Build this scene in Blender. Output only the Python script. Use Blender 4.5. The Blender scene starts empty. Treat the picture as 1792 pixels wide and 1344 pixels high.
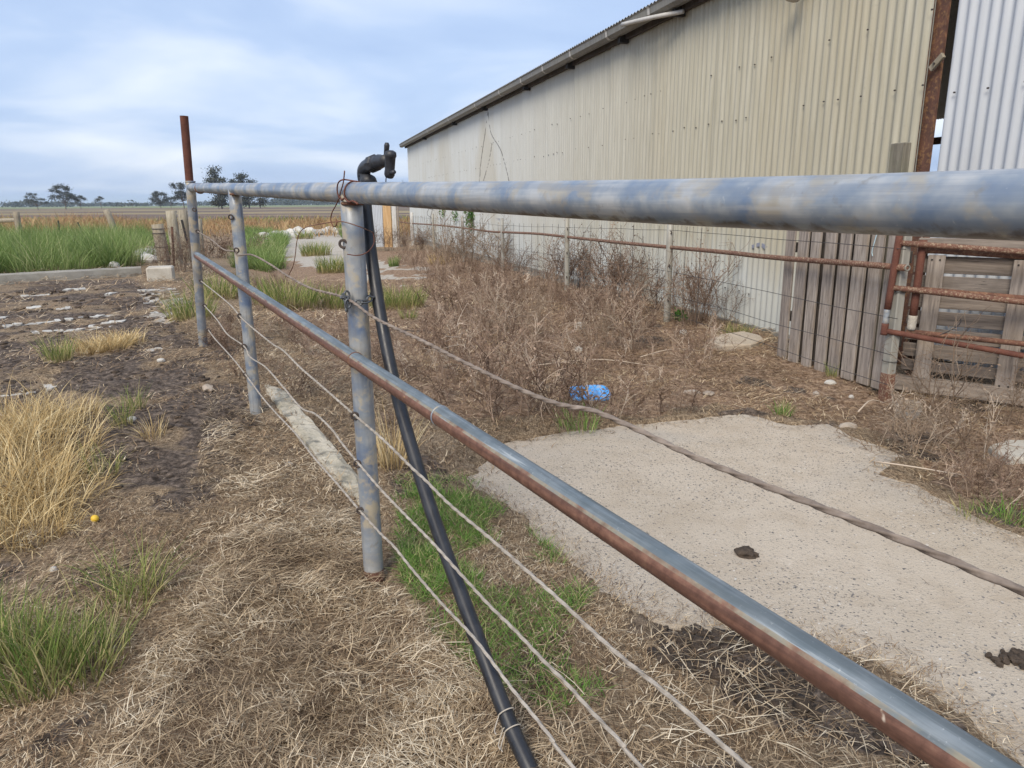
import bpy, math, random
import numpy as np
from mathutils import Vector, Matrix

random.seed(7)
RNG = np.random.default_rng(11)
scene = bpy.context.scene
COL = scene.collection

# ------------------------------------------------------------------ camera
FPX, CAMH = 1270.0, 1.30
PITCH = math.atan((672 - 355) / FPX)
ROLL = 0.0067
_F = np.array([0, math.cos(PITCH), -math.sin(PITCH)])
_R0 = np.array([1.0, 0, 0])
_U0 = np.array([0, math.sin(PITCH), math.cos(PITCH)])
_R = _R0 * math.cos(ROLL) - _U0 * math.sin(ROLL)
_U = _U0 * math.cos(ROLL) + _R0 * math.sin(ROLL)
_C = np.array([0, 0, CAMH])
cam_data = bpy.data.cameras.new('camera')
cam_data.sensor_fit = 'HORIZONTAL'
cam_data.sensor_width = 36.0
cam_data.lens = 36.0 * FPX / 1792
cam_data.clip_start = 0.05
cam_data.clip_end = 12000
cam = bpy.data.objects.new('camera', cam_data)
COL.objects.link(cam)
cam.matrix_world = Matrix(((_R[0], _U[0], -_F[0], _C[0]), (_R[1], _U[1], -_F[1], _C[1]),
                           (_R[2], _U[2], -_F[2], _C[2]), (0, 0, 0, 1)))
scene.camera = cam

# ------------------------------------------------------------------ world, sun, exposure
SUN_EL, SUN_AZ = math.radians(43), math.radians(203)      # azimuth clockwise from +Y
world = bpy.data.worlds.new('World')
scene.world = world
world.use_nodes = True
wn = world.node_tree
for n in list(wn.nodes):
    wn.nodes.remove(n)
def WN(t, **k):
    n = wn.nodes.new(t)
    for a, b in k.items():
        setattr(n, a, b)
    return n
w_out = WN('ShaderNodeOutputWorld'); w_bg = WN('ShaderNodeBackground')
w_sky = WN('ShaderNodeTexSky', sky_type='NISHITA')
w_sky.sun_disc = False; w_sky.sun_elevation = SUN_EL; w_sky.sun_rotation = SUN_AZ
w_sky.air_density = 1.0; w_sky.dust_density = 2.0
w_tc = WN('ShaderNodeTexCoord')
w_sep = WN('ShaderNodeSeparateXYZ')
wn.links.new(w_tc.outputs['Generated'], w_sep.inputs[0])
w_add = WN('ShaderNodeMath', operation='ADD'); w_add.inputs[1].default_value = 0.16
w_max = WN('ShaderNodeMath', operation='MAXIMUM'); w_max.inputs[1].default_value = 0.0
wn.links.new(w_sep.outputs[2], w_max.inputs[0]); wn.links.new(w_max.outputs[0], w_add.inputs[0])
w_dx = WN('ShaderNodeMath', operation='DIVIDE'); w_dy = WN('ShaderNodeMath', operation='DIVIDE')
wn.links.new(w_sep.outputs[0], w_dx.inputs[0]); wn.links.new(w_add.outputs[0], w_dx.inputs[1])
wn.links.new(w_sep.outputs[1], w_dy.inputs[0]); wn.links.new(w_add.outputs[0], w_dy.inputs[1])
w_cmb = WN('ShaderNodeCombineXYZ')
wn.links.new(w_dx.outputs[0], w_cmb.inputs[0]); wn.links.new(w_dy.outputs[0], w_cmb.inputs[1])
w_n1 = WN('ShaderNodeTexNoise'); w_n1.inputs['Scale'].default_value = 0.85
w_n1.inputs['Detail'].default_value = 5; w_n1.inputs['Roughness'].default_value = 0.46
w_n1.inputs['Distortion'].default_value = 0.35
wn.links.new(w_cmb.outputs[0], w_n1.inputs['Vector'])
w_rmp = WN('ShaderNodeValToRGB')
e = w_rmp.color_ramp.elements
e[0].position = 0.30; e[0].color = (1.75, 2.38, 3.72, 1)
e[1].position = 0.72; e[1].color = (4.3, 4.55, 5.0, 1)
m_ = e.new(0.48); m_.color = (2.35, 2.98, 4.18, 1)
wn.links.new(w_n1.outputs['Fac'], w_rmp.inputs[0])
w_mix = WN('ShaderNodeMix', data_type='RGBA')
w_mix.inputs[0].default_value = 0.88
wn.links.new(w_sky.outputs[0], w_mix.inputs[6]); wn.links.new(w_rmp.outputs[0], w_mix.inputs[7])
wn.links.new(w_mix.outputs[2], w_bg.inputs[0])
w_bg.inputs[1].default_value = 0.10
wn.links.new(w_bg.outputs[0], w_out.inputs[0])

sun_data = bpy.data.lights.new('sun', 'SUN')
sun_data.energy = 1.5
sun_data.angle = math.radians(28)
sun_data.color = (1.0, 0.90, 0.76)
sun = bpy.data.objects.new('sun', sun_data)
COL.objects.link(sun)
_sd = Vector((math.sin(SUN_AZ) * math.cos(SUN_EL), math.cos(SUN_AZ) * math.cos(SUN_EL), math.sin(SUN_EL)))
sun.rotation_euler = (-_sd).to_track_quat('-Z', 'Y').to_euler()
sun.location = (0, -5, 20)

scene.view_settings.view_transform = 'Standard'
scene.view_settings.look = 'None'
scene.view_settings.gamma = 1.0
scene.view_settings.use_curve_mapping = False
scene.view_settings.exposure = 1.2
scene.cycles.max_bounces = 5
scene.cycles.diffuse_bounces = 3
scene.cycles.glossy_bounces = 2
scene.cycles.transmission_bounces = 2

# ------------------------------------------------------------------ maths helpers
def sst(a, b, x):
    t = np.clip((np.asarray(x, float) - a) / (b - a), 0, 1)
    return t * t * (3 - 2 * t)
def _hash(ix, iy, s):
    h = (ix.astype(np.int64) * 374761393 + iy.astype(np.int64) * 668265263 + s * 974711) & 0xffffffff
    h = ((h ^ (h >> 13)) * 1274126177) & 0xffffffff
    return ((h ^ (h >> 16)) & 0xffff) / 65535.0
def vnoise(x, y, s=0):
    x = np.asarray(x, float); y = np.asarray(y, float)
    ix = np.floor(x); iy = np.floor(y); fx = x - ix; fy = y - iy
    fx = fx * fx * (3 - 2 * fx); fy = fy * fy * (3 - 2 * fy)
    a = _hash(ix, iy, s); b = _hash(ix + 1, iy, s); c = _hash(ix, iy + 1, s); d = _hash(ix + 1, iy + 1, s)
    return (a * (1 - fx) + b * fx) * (1 - fy) + (c * (1 - fx) + d * fx) * fy
def fbm(x, y, s=0, oct=4):
    v = 0; a = 0.5
    for o in range(oct):
        v = v + a * vnoise(np.asarray(x) * 2 ** o, np.asarray(y) * 2 ** o, s + o * 17); a *= 0.5
    return v / (1 - 0.5 ** oct)
def inpoly(x, y, poly):
    x = np.asarray(x, float); y = np.asarray(y, float)
    r = np.zeros(x.shape, bool); n = len(poly)
    for i in range(n):
        x0, y0 = poly[i]; x1, y1 = poly[(i + 1) % n]
        if y0 == y1:
            continue
        c = ((y0 > y) != (y1 > y)) & (x < (x1 - x0) * (y - y0) / (y1 - y0) + x0)
        r ^= c
    return r

# pixel of the photograph -> direction; the distance always comes from the ground or a plane
def ray(x, y):
    return _F + _R * (x - 896) / FPX - _U * (y - 672) / FPX
def gz(x, y, z=0.0):
    d = ray(x, y)
    return _C + d * (z - CAMH) / d[2]
def at_depth(x, y, dep):
    return _C + ray(x, y) * dep
def onplane(x, y, p0, az, off=0.0):
    n = np.array([math.cos(az), -math.sin(az), 0])
    d = ray(x, y)
    return _C + d * ((n @ (np.asarray(p0) - _C)) + off) / (n @ d)

# pipe fence line (all posts stand on it)
FAZ = math.radians(-30)
FP3 = at_depth(617, 337.5, FPX * 0.063 / 36)
FD = np.array([math.sin(FAZ), math.cos(FAZ), 0]); FN = np.array([math.cos(FAZ), -math.sin(FAZ), 0])
def onfence(x, y, off=0.0):
    return onplane(x, y, FP3, FAZ, off)
PB = [onfence(356, 605), onfence(448, 720), onfence(655, 1015)]
PS = [float((p - FP3) @ FD) for p in PB]
SLAB_PX = [(812, 838), (880, 777), (960, 762), (1050, 750), (1180, 737), (1300, 724), (1345, 735), (1385, 746),
           (1450, 743), (1490, 765), (1545, 785), (1590, 802), (1562, 815), (1540, 832), (1600, 850), (1660, 880),
           (1710, 905), (1792, 940), (1900, 985), (2100, 1090), (2300, 1300), (2100, 1560), (1850, 1400), (1740, 1310),
           (1650, 1240), (1590, 1195), (1500, 1150), (1420, 1135), (1350, 1118), (1250, 1108), (1160, 1098),
           (1100, 1075), (1050, 1045), (1005, 1000), (960, 960), (900, 905), (850, 872)]
SLAB = [tuple(gz(x, y, 0.01)[:2]) for x, y in SLAB_PX]

def terrain(x, y, detail=True):
    x = np.asarray(x, float); y = np.asarray(y, float)
    dx = x - FP3[0]; dy = y - FP3[1]
    q = dx * FN[0] + dy * FN[1]; s = dx * FD[0] + dy * FD[1]
    L = 1 - sst(0.5, 2.6, q)
    zr = np.interp(s, [-3, PS[2], PS[1], PS[0], 7, 14, 40, 90], [0.0, PB[2][2], PB[1][2], PB[0][2], PB[0][2] + 0.01, PB[0][2] + 0.02, 0.1, 0.0])
    z = zr * L - 0.14 * sst(7.5, 15, y) * (1 - L) * (1 - sst(45, 90, y))
    if detail:
        near = 1 - sst(20, 60, y)
        z = z + near * (0.05 * (fbm(x * 1.3, y * 1.3, 3) - 0.5) + 0.035 * (fbm(x * 5, y * 5, 9, 3) - 0.5) + 0.02 * (vnoise(x * 17, y * 17, 5) - 0.5)
                        + 0.010 * (vnoise(x * 37, y * 37, 6) - 0.5))
        z = z + 0.22 * (fbm(x * 0.05, y * 0.05, 21) - 0.5) * sst(25, 90, y)
    return z
def terr0(x, y):
    return float(terrain(np.array([x]), np.array([y]), False)[0])
def G(px, py):
    """ground point seen at a pixel"""
    d = ray(px, py); z = 0.0
    for _ in range(14):
        p = _C + d * (z - CAMH) / d[2]
        z = 0.5 * z + 0.5 * terr0(p[0], p[1])
    return p
def GP(pts):
    return [tuple(G(a, b)[:2]) for a, b in pts]

# ------------------------------------------------------------------ object helpers
ORG = {}
def link(o, parent=None, label=None, cat=None, group=None, kind=None):
    COL.objects.link(o)
    if parent is not None:
        o.parent = parent
    if label: o['label'] = label
    if cat: o['category'] = cat
    if group: o['group'] = group
    if kind: o['kind'] = kind
    return o
def empty(name, loc, label, cat, group=None):
    o = bpy.data.objects.new(name, None)
    o.empty_display_size = 0.1
    o.location = tuple(float(v) for v in loc)
    link(o, None, label, cat, group)
    ORG[o.name] = np.array(o.location)
    return o
def mesh_of(name, verts, faces, mat, smooth=False, attrs=None):
    me = bpy.data.meshes.new(name)
    v = np.asarray(verts, np.float32)
    if isinstance(faces, np.ndarray):
        k = faces.shape[1]; n = faces.shape[0]
        me.vertices.add(len(v)); me.vertices.foreach_set('co', v.ravel())
        me.loops.add(n * k); me.loops.foreach_set('vertex_index', faces.astype(np.int32).ravel())
        me.polygons.add(n)
        me.polygons.foreach_set('loop_start', np.arange(0, n * k, k, dtype=np.int32))
        me.polygons.foreach_set('loop_total', np.full(n, k, np.int32))
        me.update(calc_edges=True)
    else:
        me.from_pydata(v.tolist(), [], [list(map(int, f)) for f in faces])
    if attrs:
        for an, val in attrs.items():
            a = me.attributes.new(an, 'FLOAT', 'POINT')
            a.data.foreach_set('value', np.asarray(val, np.float32))
    if smooth:
        me.polygons.foreach_set('use_smooth', np.ones(len(me.polygons), bool))
    if mat is not None:
        me.materials.append(mat)
    me.update()
    return me
def mk(name, verts, faces, mat, parent=None, smooth=False, attrs=None, **kw):
    v = np.asarray(verts, float)
    org = np.zeros(3)
    if parent is not None:
        org = ORG[parent.name]
        o = bpy.data.objects.new(name, mesh_of(name, v - org, faces, mat, smooth, attrs))
    else:
        if kw.get('kind') is None:
            org = np.array([(v[:, 0].min() + v[:, 0].max()) / 2, (v[:, 1].min() + v[:, 1].max()) / 2, v[:, 2].min()])
        o = bpy.data.objects.new(name, mesh_of(name, v - org, faces, mat, smooth, attrs))
        o.location = tuple(org)
    link(o, parent, **kw)
    ORG[o.name] = org
    return o

class MB:
    """collects shapes for one mesh"""
    def __init__(s): s.v = []; s.f = []
    def add(s, v, f):
        b = len(s.v)
        s.v += [tuple(map(float, p)) for p in v]
        s.f += [tuple(i + b for i in q) for q in f]
        return s
    def box(s, c, ax, ay, az):
        c, ax, ay, az = (np.asarray(q, float) for q in (c, ax, ay, az))
        v = [c + i * ax + j * ay + k * az for k in (-1, 1) for j in (-1, 1) for i in (-1, 1)]
        return s.add(v, [(0, 2, 3, 1), (4, 5, 7, 6), (0, 1, 5, 4), (2, 6, 7, 3), (0, 4, 6, 2), (1, 3, 7, 5)])
    def bev(s, c, ax, ay, az, b=0.006):
        """box with chamfered edges (ax, ay, az half vectors)"""
        c = np.asarray(c, float)
        A = [np.asarray(q, float) for q in (ax, ay, az)]
        l = [max(np.linalg.norm(q), 1e-6) for q in A]
        b = min(b, 0.45 * min(l))
        k = [1 - b / q for q in l]
        V = []; F = []
        idx = {}
        for ax_ in range(3):
            for sg in (-1, 1):
                o1, o2 = (ax_ + 1) % 3, (ax_ + 2) % 3
                ids = []
                for (p, q) in ((-1, -1), (1, -1), (1, 1), (-1, 1)):
                    sgn = [0, 0, 0]; sgn[ax_] = sg; sgn[o1] = p; sgn[o2] = q
                    w = [0, 0, 0]; w[ax_] = sg; w[o1] = p * k[o1]; w[o2] = q * k[o2]
                    idx[(ax_, tuple(sgn))] = len(V)
                    ids.append(len(V)); V.append(c + w[0] * A[0] + w[1] * A[1] + w[2] * A[2])
                F.append(tuple(ids) if sg > 0 else tuple(ids[::-1]))
        for a in range(3):
            b1, b2 = (a + 1) % 3, (a + 2) % 3
            for p in (-1, 1):
                for q in (-1, 1):
                    s0 = [0, 0, 0]; s1 = [0, 0, 0]
                    s0[b1] = s1[b1] = p; s0[b2] = s1[b2] = q; s0[a] = -1; s1[a] = 1
                    t0, t1 = tuple(s0), tuple(s1)
                    F.append((idx[(b1, t0)], idx[(b1, t1)], idx[(b2, t1)], idx[(b2, t0)]))
        for sx in (-1, 1):
            for sy in (-1, 1):
                for sz in (-1, 1):
                    t = (sx, sy, sz)
                    F.append((idx[(0, t)], idx[(1, t)], idx[(2, t)]))
        return s.add(V, F)
    def tube(s, path, rad, n=10, caps=True, lobes=0, twist=0.0, amp=0.0):
        P = np.asarray(path, float); m = len(P)
        rad = np.full(m, rad) if np.isscalar(rad) else np.asarray(rad, float)
        T = np.gradient(P, axis=0); T /= np.maximum(np.linalg.norm(T, axis=1, keepdims=True), 1e-9)
        up = np.array([0, 0, 1.0]) if abs(T[0][2]) < 0.9 else np.array([1.0, 0, 0])
        nrm = np.cross(T[0], up); nrm /= np.linalg.norm(nrm)
        V = []; L = 0
        for i in range(m):
            if i:
                L += np.linalg.norm(P[i] - P[i - 1])
            nrm = nrm - T[i] * (nrm @ T[i]); nrm /= max(np.linalg.norm(nrm), 1e-9)
            bn = np.cross(T[i], nrm)
            for k in range(n):
                a = 2 * math.pi * k / n
                r = rad[i]
                if lobes:
                    r = r * (1 - amp + amp * abs(math.cos(lobes * a / 2 + twist * L)))
                V.append(P[i] + r * (math.cos(a) * nrm + math.sin(a) * bn))
        F = []
        for i in range(m - 1):
            for k in range(n):
                k2 = (k + 1) % n
                F.append((i * n + k, i * n + k2, (i + 1) * n + k2, (i + 1) * n + k))
        if caps:
            F.append(tuple(range(n))[::-1]); F.append(tuple((m - 1) * n + k for k in range(n)))
        return s.add(V, F)
    def torus(s, c, nrm, R, r, n=14, m=7, sx=1.0, long=None):
        c = np.asarray(c, float); nrm = np.asarray(nrm, float); nrm = nrm / np.linalg.norm(nrm)
        a = np.asarray(long, float) if long is not None else np.cross(nrm, [0.3, 0.2, 0.9])
        a = a - nrm * (a @ nrm); a /= np.linalg.norm(a); b = np.cross(nrm, a)
        V = []; F = []
        for i in range(n):
            t = 2 * math.pi * i / n
            rd = math.cos(t) * a + math.sin(t) * b
            ctr = c + R * (sx * math.cos(t) * a + math.sin(t) * b)
            for k in range(m):
                u = 2 * math.pi * k / m
                V.append(ctr + r * (math.cos(u) * rd + math.sin(u) * nrm))
        for i in range(n):
            for k in range(m):
                i2, k2 = (i + 1) % n, (k + 1) % m
                F.append((i * m + k, i2 * m + k, i2 * m + k2, i * m + k2))
        return s.add(V, F)
    def build(s, name, mat, parent=None, smooth=False, **kw):
        return mk(name, s.v, s.f, mat, parent, smooth, **kw)
def spline(pts, n):
    P = np.asarray(pts, float)
    if len(P) < 3:
        t = np.linspace(0, 1, n)[:, None]
        return P[0] * (1 - t) + P[-1] * t
    d = np.r_[0, np.cumsum(np.linalg.norm(np.diff(P, axis=0), axis=1))]
    out = []
    Pe = np.vstack([2 * P[0] - P[1], P, 2 * P[-1] - P[-2]])
    for u in np.linspace(0, d[-1], n):
        i = min(max(np.searchsorted(d, u) - 1, 0), len(P) - 2)
        t = (u - d[i]) / max(d[i + 1] - d[i], 1e-9)
        p0, p1, p2, p3 = Pe[i], Pe[i + 1], Pe[i + 2], Pe[i + 3]
        out.append(0.5 * (2 * p1 + (p2 - p0) * t + (2 * p0 - 5 * p1 + 4 * p2 - p3) * t * t + (3 * p1 - p0 - 3 * p2 + p3) * t ** 3))
    return np.array(out)

# ------------------------------------------------------------------ materials
class NT:
    def __init__(s, name):
        s.m = bpy.data.materials.new(name); s.m.use_nodes = True
        s.t = s.m.node_tree; s.b = s.t.nodes['Principled BSDF']
        s.geo = s.t.nodes.new('ShaderNodeNewGeometry'); s.tc = s.t.nodes.new('ShaderNodeTexCoord')
    def n(s, t, **k):
        q = s.t.nodes.new(t)
        for a, b in k.items():
            setattr(q, a, b)
        return q
    def l(s, a, b): s.t.links.new(a, b)
    def pos(s, scale=(1, 1, 1), rot=(0, 0, 0), obj=False):
        mp = s.n('ShaderNodeMapping'); mp.inputs['Scale'].default_value = scale; mp.inputs['Rotation'].default_value = rot
        s.l(s.tc.outputs['Object'] if obj else s.geo.outputs['Position'], mp.inputs[0])
        return mp.outputs[0]
    def along(s, ang, sc):
        mp = s.n('ShaderNodeMapping', vector_type='TEXTURE'); mp.inputs['Scale'].default_value = tuple(1 / q for q in sc); mp.inputs['Rotation'].default_value = (0, 0, ang)
        s.l(s.geo.outputs['Position'], mp.inputs[0]); return mp.outputs[0]
    def noise(s, vec, scale, detail=4, rough=0.55, dist=0.0):
        q = s.n('ShaderNodeTexNoise'); q.inputs['Scale'].default_value = scale; q.inputs['Detail'].default_value = detail
        q.inputs['Roughness'].default_value = rough; q.inputs['Distortion'].default_value = dist
        s.l(vec, q.inputs['Vector']); return q.outputs['Fac']
    def vor(s, vec, scale, feat='F1', out='Distance'):
        q = s.n('ShaderNodeTexVoronoi', feature=feat); q.inputs['Scale'].default_value = scale
        s.l(vec, q.inputs['Vector']); return q.outputs[out]
    def ramp(s, fac, stops, interp='LINEAR'):
        q = s.n('ShaderNodeValToRGB'); q.color_ramp.interpolation = interp
        el = q.color_ramp.elements
        while len(el) > 2: el.remove(el[-1])
        for i, (p, c) in enumerate(stops):
            if i < 2: x = el[i]; x.position = p
            else: x = el.new(p)
            c = (c, c, c) if np.isscalar(c) else c
            x.color = (*c, 1)
        s.l(fac, q.inputs[0]); return q.outputs[0]
    def mix(s, fac, a, b, mode='MIX'):
        q = s.n('ShaderNodeMix', data_type='RGBA', blend_type=mode)
        for i, v in ((0, fac), (6, a), (7, b)):
            if isinstance(v, (int, float)): q.inputs[i].default_value = v
            elif isinstance(v, tuple): q.inputs[i].default_value = (*v, 1)
            else: s.l(v, q.inputs[i])
        return q.outputs[2]
    def math(s, op, a, b=None):
        q = s.n('ShaderNodeMath', operation=op)
        for i, v in ((0, a), (1, b)):
            if v is None: continue
            if isinstance(v, (int, float)): q.inputs[i].default_value = v
            else: s.l(v, q.inputs[i])
        return q.outputs[0]
    def attr(s, name):
        q = s.n('ShaderNodeAttribute', attribute_name=name); return q.outputs['Fac']
    def rnd(s):
        return s.n('ShaderNodeObjectInfo').outputs['Random']
    def bump(s, h, strength=0.3, dist=0.01):
        q = s.n('ShaderNodeBump'); q.inputs['Strength'].default_value = strength; q.inputs['Distance'].default_value = dist
        s.l(h, q.inputs['Height']); s.l(q.outputs[0], s.b.inputs['Normal']); return q
    def fin(s, col, rough=0.8, metal=0.0, spec=None):
        if isinstance(col, tuple): s.b.inputs['Base Color'].default_value = (*col, 1)
        else: s.l(col, s.b.inputs['Base Color'])
        if isinstance(rough, (int, float)): s.b.inputs['Roughness'].default_value = rough
        else: s.l(rough, s.b.inputs['Roughness'])
        if isinstance(metal, (int, float)): s.b.inputs['Metallic'].default_value = metal
        else: s.l(metal, s.b.inputs['Metallic'])
        if spec is not None: s.b.inputs['Specular IOR Level'].default_value = spec
        return s.m

def galv_mat(name, tan=0.55, along=None):
    k = NT(name); p = k.pos()
    n1 = k.noise(p, 10, 4, 0.55, 0.0); n2 = k.noise(p, 38, 4, 0.6); n3 = k.noise(p, 130, 3, 0.6); n4 = k.noise(p, 14, 4, 0.6, 0.2)
    base = k.ramp(n1, [(0.34, (0.12, 0.165, 0.25)), (0.5, (0.23, 0.26, 0.295)), (0.66, (0.36, 0.37, 0.37))] if along else [(0.38, (0.14, 0.20, 0.30)), (0.5, (0.26, 0.30, 0.345)), (0.62, (0.43, 0.44, 0.44))])
    if along:
        nb_ = k.noise(k.pos((4, 4, 9)), 1.0, 4, 0.6, 0.3); ns_ = k.noise(k.pos((60, 60, 4)), 1.0, 4, 0.65)
        base = k.mix(k.ramp(nb_, [(0.48, 0.0), (0.64, 0.6)]), base, (0.33, 0.30, 0.24))
        base = k.mix(k.ramp(ns_, [(0.5, 0.0), (0.68, 0.55)]), base, (0.16, 0.16, 0.165))
    base = k.mix(k.ramp(n4, [(0.52, 0.0), (0.62, tan * 1.1)]), base, (0.42, 0.36, 0.255))
    if not along:
        sk_ = k.noise(k.along(math.radians(120), (2.0, 60, 60)), 1.0, 5, 0.65)
        base = k.mix(k.ramp(sk_, [(0.40, 0.45), (0.55, 0.0)]), base, (0.15, 0.19, 0.25))
        base = k.mix(k.ramp(sk_, [(0.60, 0.0), (0.70, 0.5)]), base, (0.47, 0.48, 0.48))
    base = k.mix(k.ramp(n2, [(0.62, 0.0), (0.72, 0.55)]), base, (0.20, 0.19, 0.17))
    base = k.mix(k.ramp(n3, [(0.66, 0.0), (0.74, 0.35)]), base, (0.50, 0.51, 0.51))
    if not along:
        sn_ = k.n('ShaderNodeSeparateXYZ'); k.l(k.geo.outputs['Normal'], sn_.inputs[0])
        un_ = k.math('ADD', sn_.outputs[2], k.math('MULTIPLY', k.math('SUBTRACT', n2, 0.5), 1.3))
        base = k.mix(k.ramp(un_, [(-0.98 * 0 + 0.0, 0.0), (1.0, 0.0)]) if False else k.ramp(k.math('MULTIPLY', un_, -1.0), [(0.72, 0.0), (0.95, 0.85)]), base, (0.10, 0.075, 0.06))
    k.bump(n2, 0.12, 0.003)
    return k.fin(base, k.ramp(n1, [(0.3, 0.34), (0.7, 0.5)]), 0.12 if along else 0.3)
M = {}
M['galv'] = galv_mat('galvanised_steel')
M['galv_post'] = galv_mat('galvanised_post', 0.75, True)
def rust_mat(name, a=(0.075, 0.032, 0.022), b=(0.19, 0.085, 0.05), c=(0.36, 0.24, 0.14), amt=0.6, sc=60):
    k = NT(name); p = k.pos()
    n1 = k.noise(p, 12, 5, 0.6); n2 = k.noise(p, sc, 5, 0.7)
    col = k.ramp(n1, [(0.3, a), (0.7, b)])
    col = k.mix(k.ramp(n2, [(0.5, 0.0), (0.66, amt)]), col, c)
    k.bump(n2, 0.5, 0.004)
    return k.fin(col, 0.85, 0.0)
M['rust'] = rust_mat('rusty_steel')
M['rust_red'] = rust_mat('red_rust', (0.085, 0.028, 0.018), (0.15, 0.055, 0.035), (0.20, 0.10, 0.06), 0.4, 90)
M['rust_lichen'] = rust_mat('rust_with_lichen', (0.10, 0.042, 0.028), (0.18, 0.085, 0.055), (0.44, 0.36, 0.24), 0.75, 75)
M['rust_col'] = rust_mat('column_rust', (0.06, 0.03, 0.024), (0.15, 0.068, 0.042), (0.36, 0.20, 0.08), 0.55, 32)
# lower rail: worn zinc on the upper side, rust film below
k = NT('half_rusted_rail'); p = k.pos()
sx = k.n('ShaderNodeSeparateXYZ'); k.l(k.geo.outputs['True Normal'], sx.inputs[0])
n1 = k.noise(p, 14, 5, 0.6); n2 = k.noise(p, 60, 4, 0.65); n3 = k.noise(p, 150, 3, 0.6)
stk = k.noise(k.along(math.radians(120), (2.0, 60, 60)), 1.0, 5, 0.65)
edge = k.math('ADD', sx.outputs[2], k.math('MULTIPLY', k.math('SUBTRACT', n1, 0.5), 0.5))
zinc = k.ramp(n1, [(0.3, (0.10, 0.13, 0.15)), (0.7, (0.20, 0.23, 0.25))])
zinc = k.mix(k.ramp(n3, [(0.64, 0.0), (0.72, 0.4)]), zinc, (0.5, 0.52, 0.53))
rst = k.ramp(n2, [(0.3, (0.105, 0.048, 0.032)), (0.6, (0.20, 0.10, 0.068)), (0.8, (0.25, 0.15, 0.09))])
chip = k.ramp(k.noise(p, 11, 4, 0.55), [(0.655, 0.0), (0.668, 1.0)])
zinc = k.mix(k.ramp(stk, [(0.42, 0.65), (0.56, 0.0)]), zinc, (0.07, 0.085, 0.09))
zinc = k.mix(k.ramp(stk, [(0.60, 0.0), (0.68, 0.6)]), zinc, (0.42, 0.45, 0.46))
rst = k.mix(k.ramp(stk, [(0.40, 0.55), (0.54, 0.0)]), rst, (0.055, 0.026, 0.018))
rst = k.mix(k.ramp(stk, [(0.60, 0.0), (0.72, 0.5)]), rst, (0.30, 0.19, 0.12))
rst = k.mix(chip, rst, k.mix(k.ramp(n2, [(0.45, 0.0), (0.5, 1.0)]), (0.42, 0.24, 0.08), (0.66, 0.58, 0.47)))
tz = k.ramp(edge, [(0.60, 0.0), (0.68, 1.0)])
edgec = k.ramp(edge, [(0.54, 0.0), (0.62, 0.6), (0.70, 0.0)])
col = k.mix(edgec, k.mix(tz, rst, zinc), (0.30, 0.30, 0.22))
k.bump(n2, 0.15, 0.002)
M['half_rust'] = k.fin(col, k.ramp(tz, [(0, 0.62), (1, 0.5)]), 0.0)
def wood_mat(name, a, b, c, vertical=True, sc=1.0, stain=None):
    k = NT(name)
    p = k.pos((22 * sc, 22 * sc, 1.6 * sc) if vertical else (1.6 * sc, 1.6 * sc, 24 * sc), obj=False)
    n1 = k.noise(p, 2.2, 6, 0.65, 0.3); n2 = k.noise(k.pos(), 5, 4, 0.6); n3 = k.noise(p, 6, 4, 0.7)
    col = k.ramp(n1, [(0.28, a), (0.5, b), (0.74, c)])
    col = k.mix(k.math('MULTIPLY', k.rnd(), 0.8), col, k.mix(1.0, col, (0.62, 0.60, 0.60), 'MULTIPLY'))
    col = k.mix(k.ramp(n2, [(0.5, 0.0), (0.75, 0.6)]), col, stain or (0.15, 0.125, 0.10))
    col = k.mix(k.ramp(n3, [(0.62, 0.0), (0.70, 0.8)]), col, (0.035, 0.03, 0.027))
    k.bump(n1, 0.5, 0.004)
    return k.fin(col, 0.9)
M['wood'] = wood_mat('weathered_paling', (0.13, 0.11, 0.095), (0.33, 0.285, 0.245), (0.50, 0.44, 0.375), stain=(0.27, 0.205, 0.14))
M['wood_h'] = wood_mat('weathered_pallet_board', (0.10, 0.082, 0.068), (0.24, 0.20, 0.165), (0.37, 0.315, 0.26), vertical=False)
M['wood_post'] = wood_mat('bleached_timber_post', (0.19, 0.165, 0.12), (0.36, 0.32, 0.24), (0.48, 0.43, 0.33), sc=0.8, stain=(0.27, 0.22, 0.13))
M['wood_dark'] = wood_mat('dark_timber', (0.03, 0.027, 0.024), (0.07, 0.06, 0.052), (0.12, 0.10, 0.085))
M['wood_lichen'] = wood_mat('mossy_timber', (0.10, 0.095, 0.07), (0.20, 0.18, 0.14), (0.30, 0.28, 0.22), stain=(0.12, 0.125, 0.07))
M['wood_orange'] = wood_mat('orange_timber', (0.42, 0.25, 0.11), (0.58, 0.37, 0.18), (0.66, 0.50, 0.30), sc=0.3, stain=(0.5, 0.36, 0.2))
M['wood_white'] = wood_mat('whitewashed_timber', (0.40, 0.38, 0.34), (0.56, 0.55, 0.52), (0.66, 0.66, 0.64), sc=0.3, stain=(0.45, 0.4, 0.34))
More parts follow.
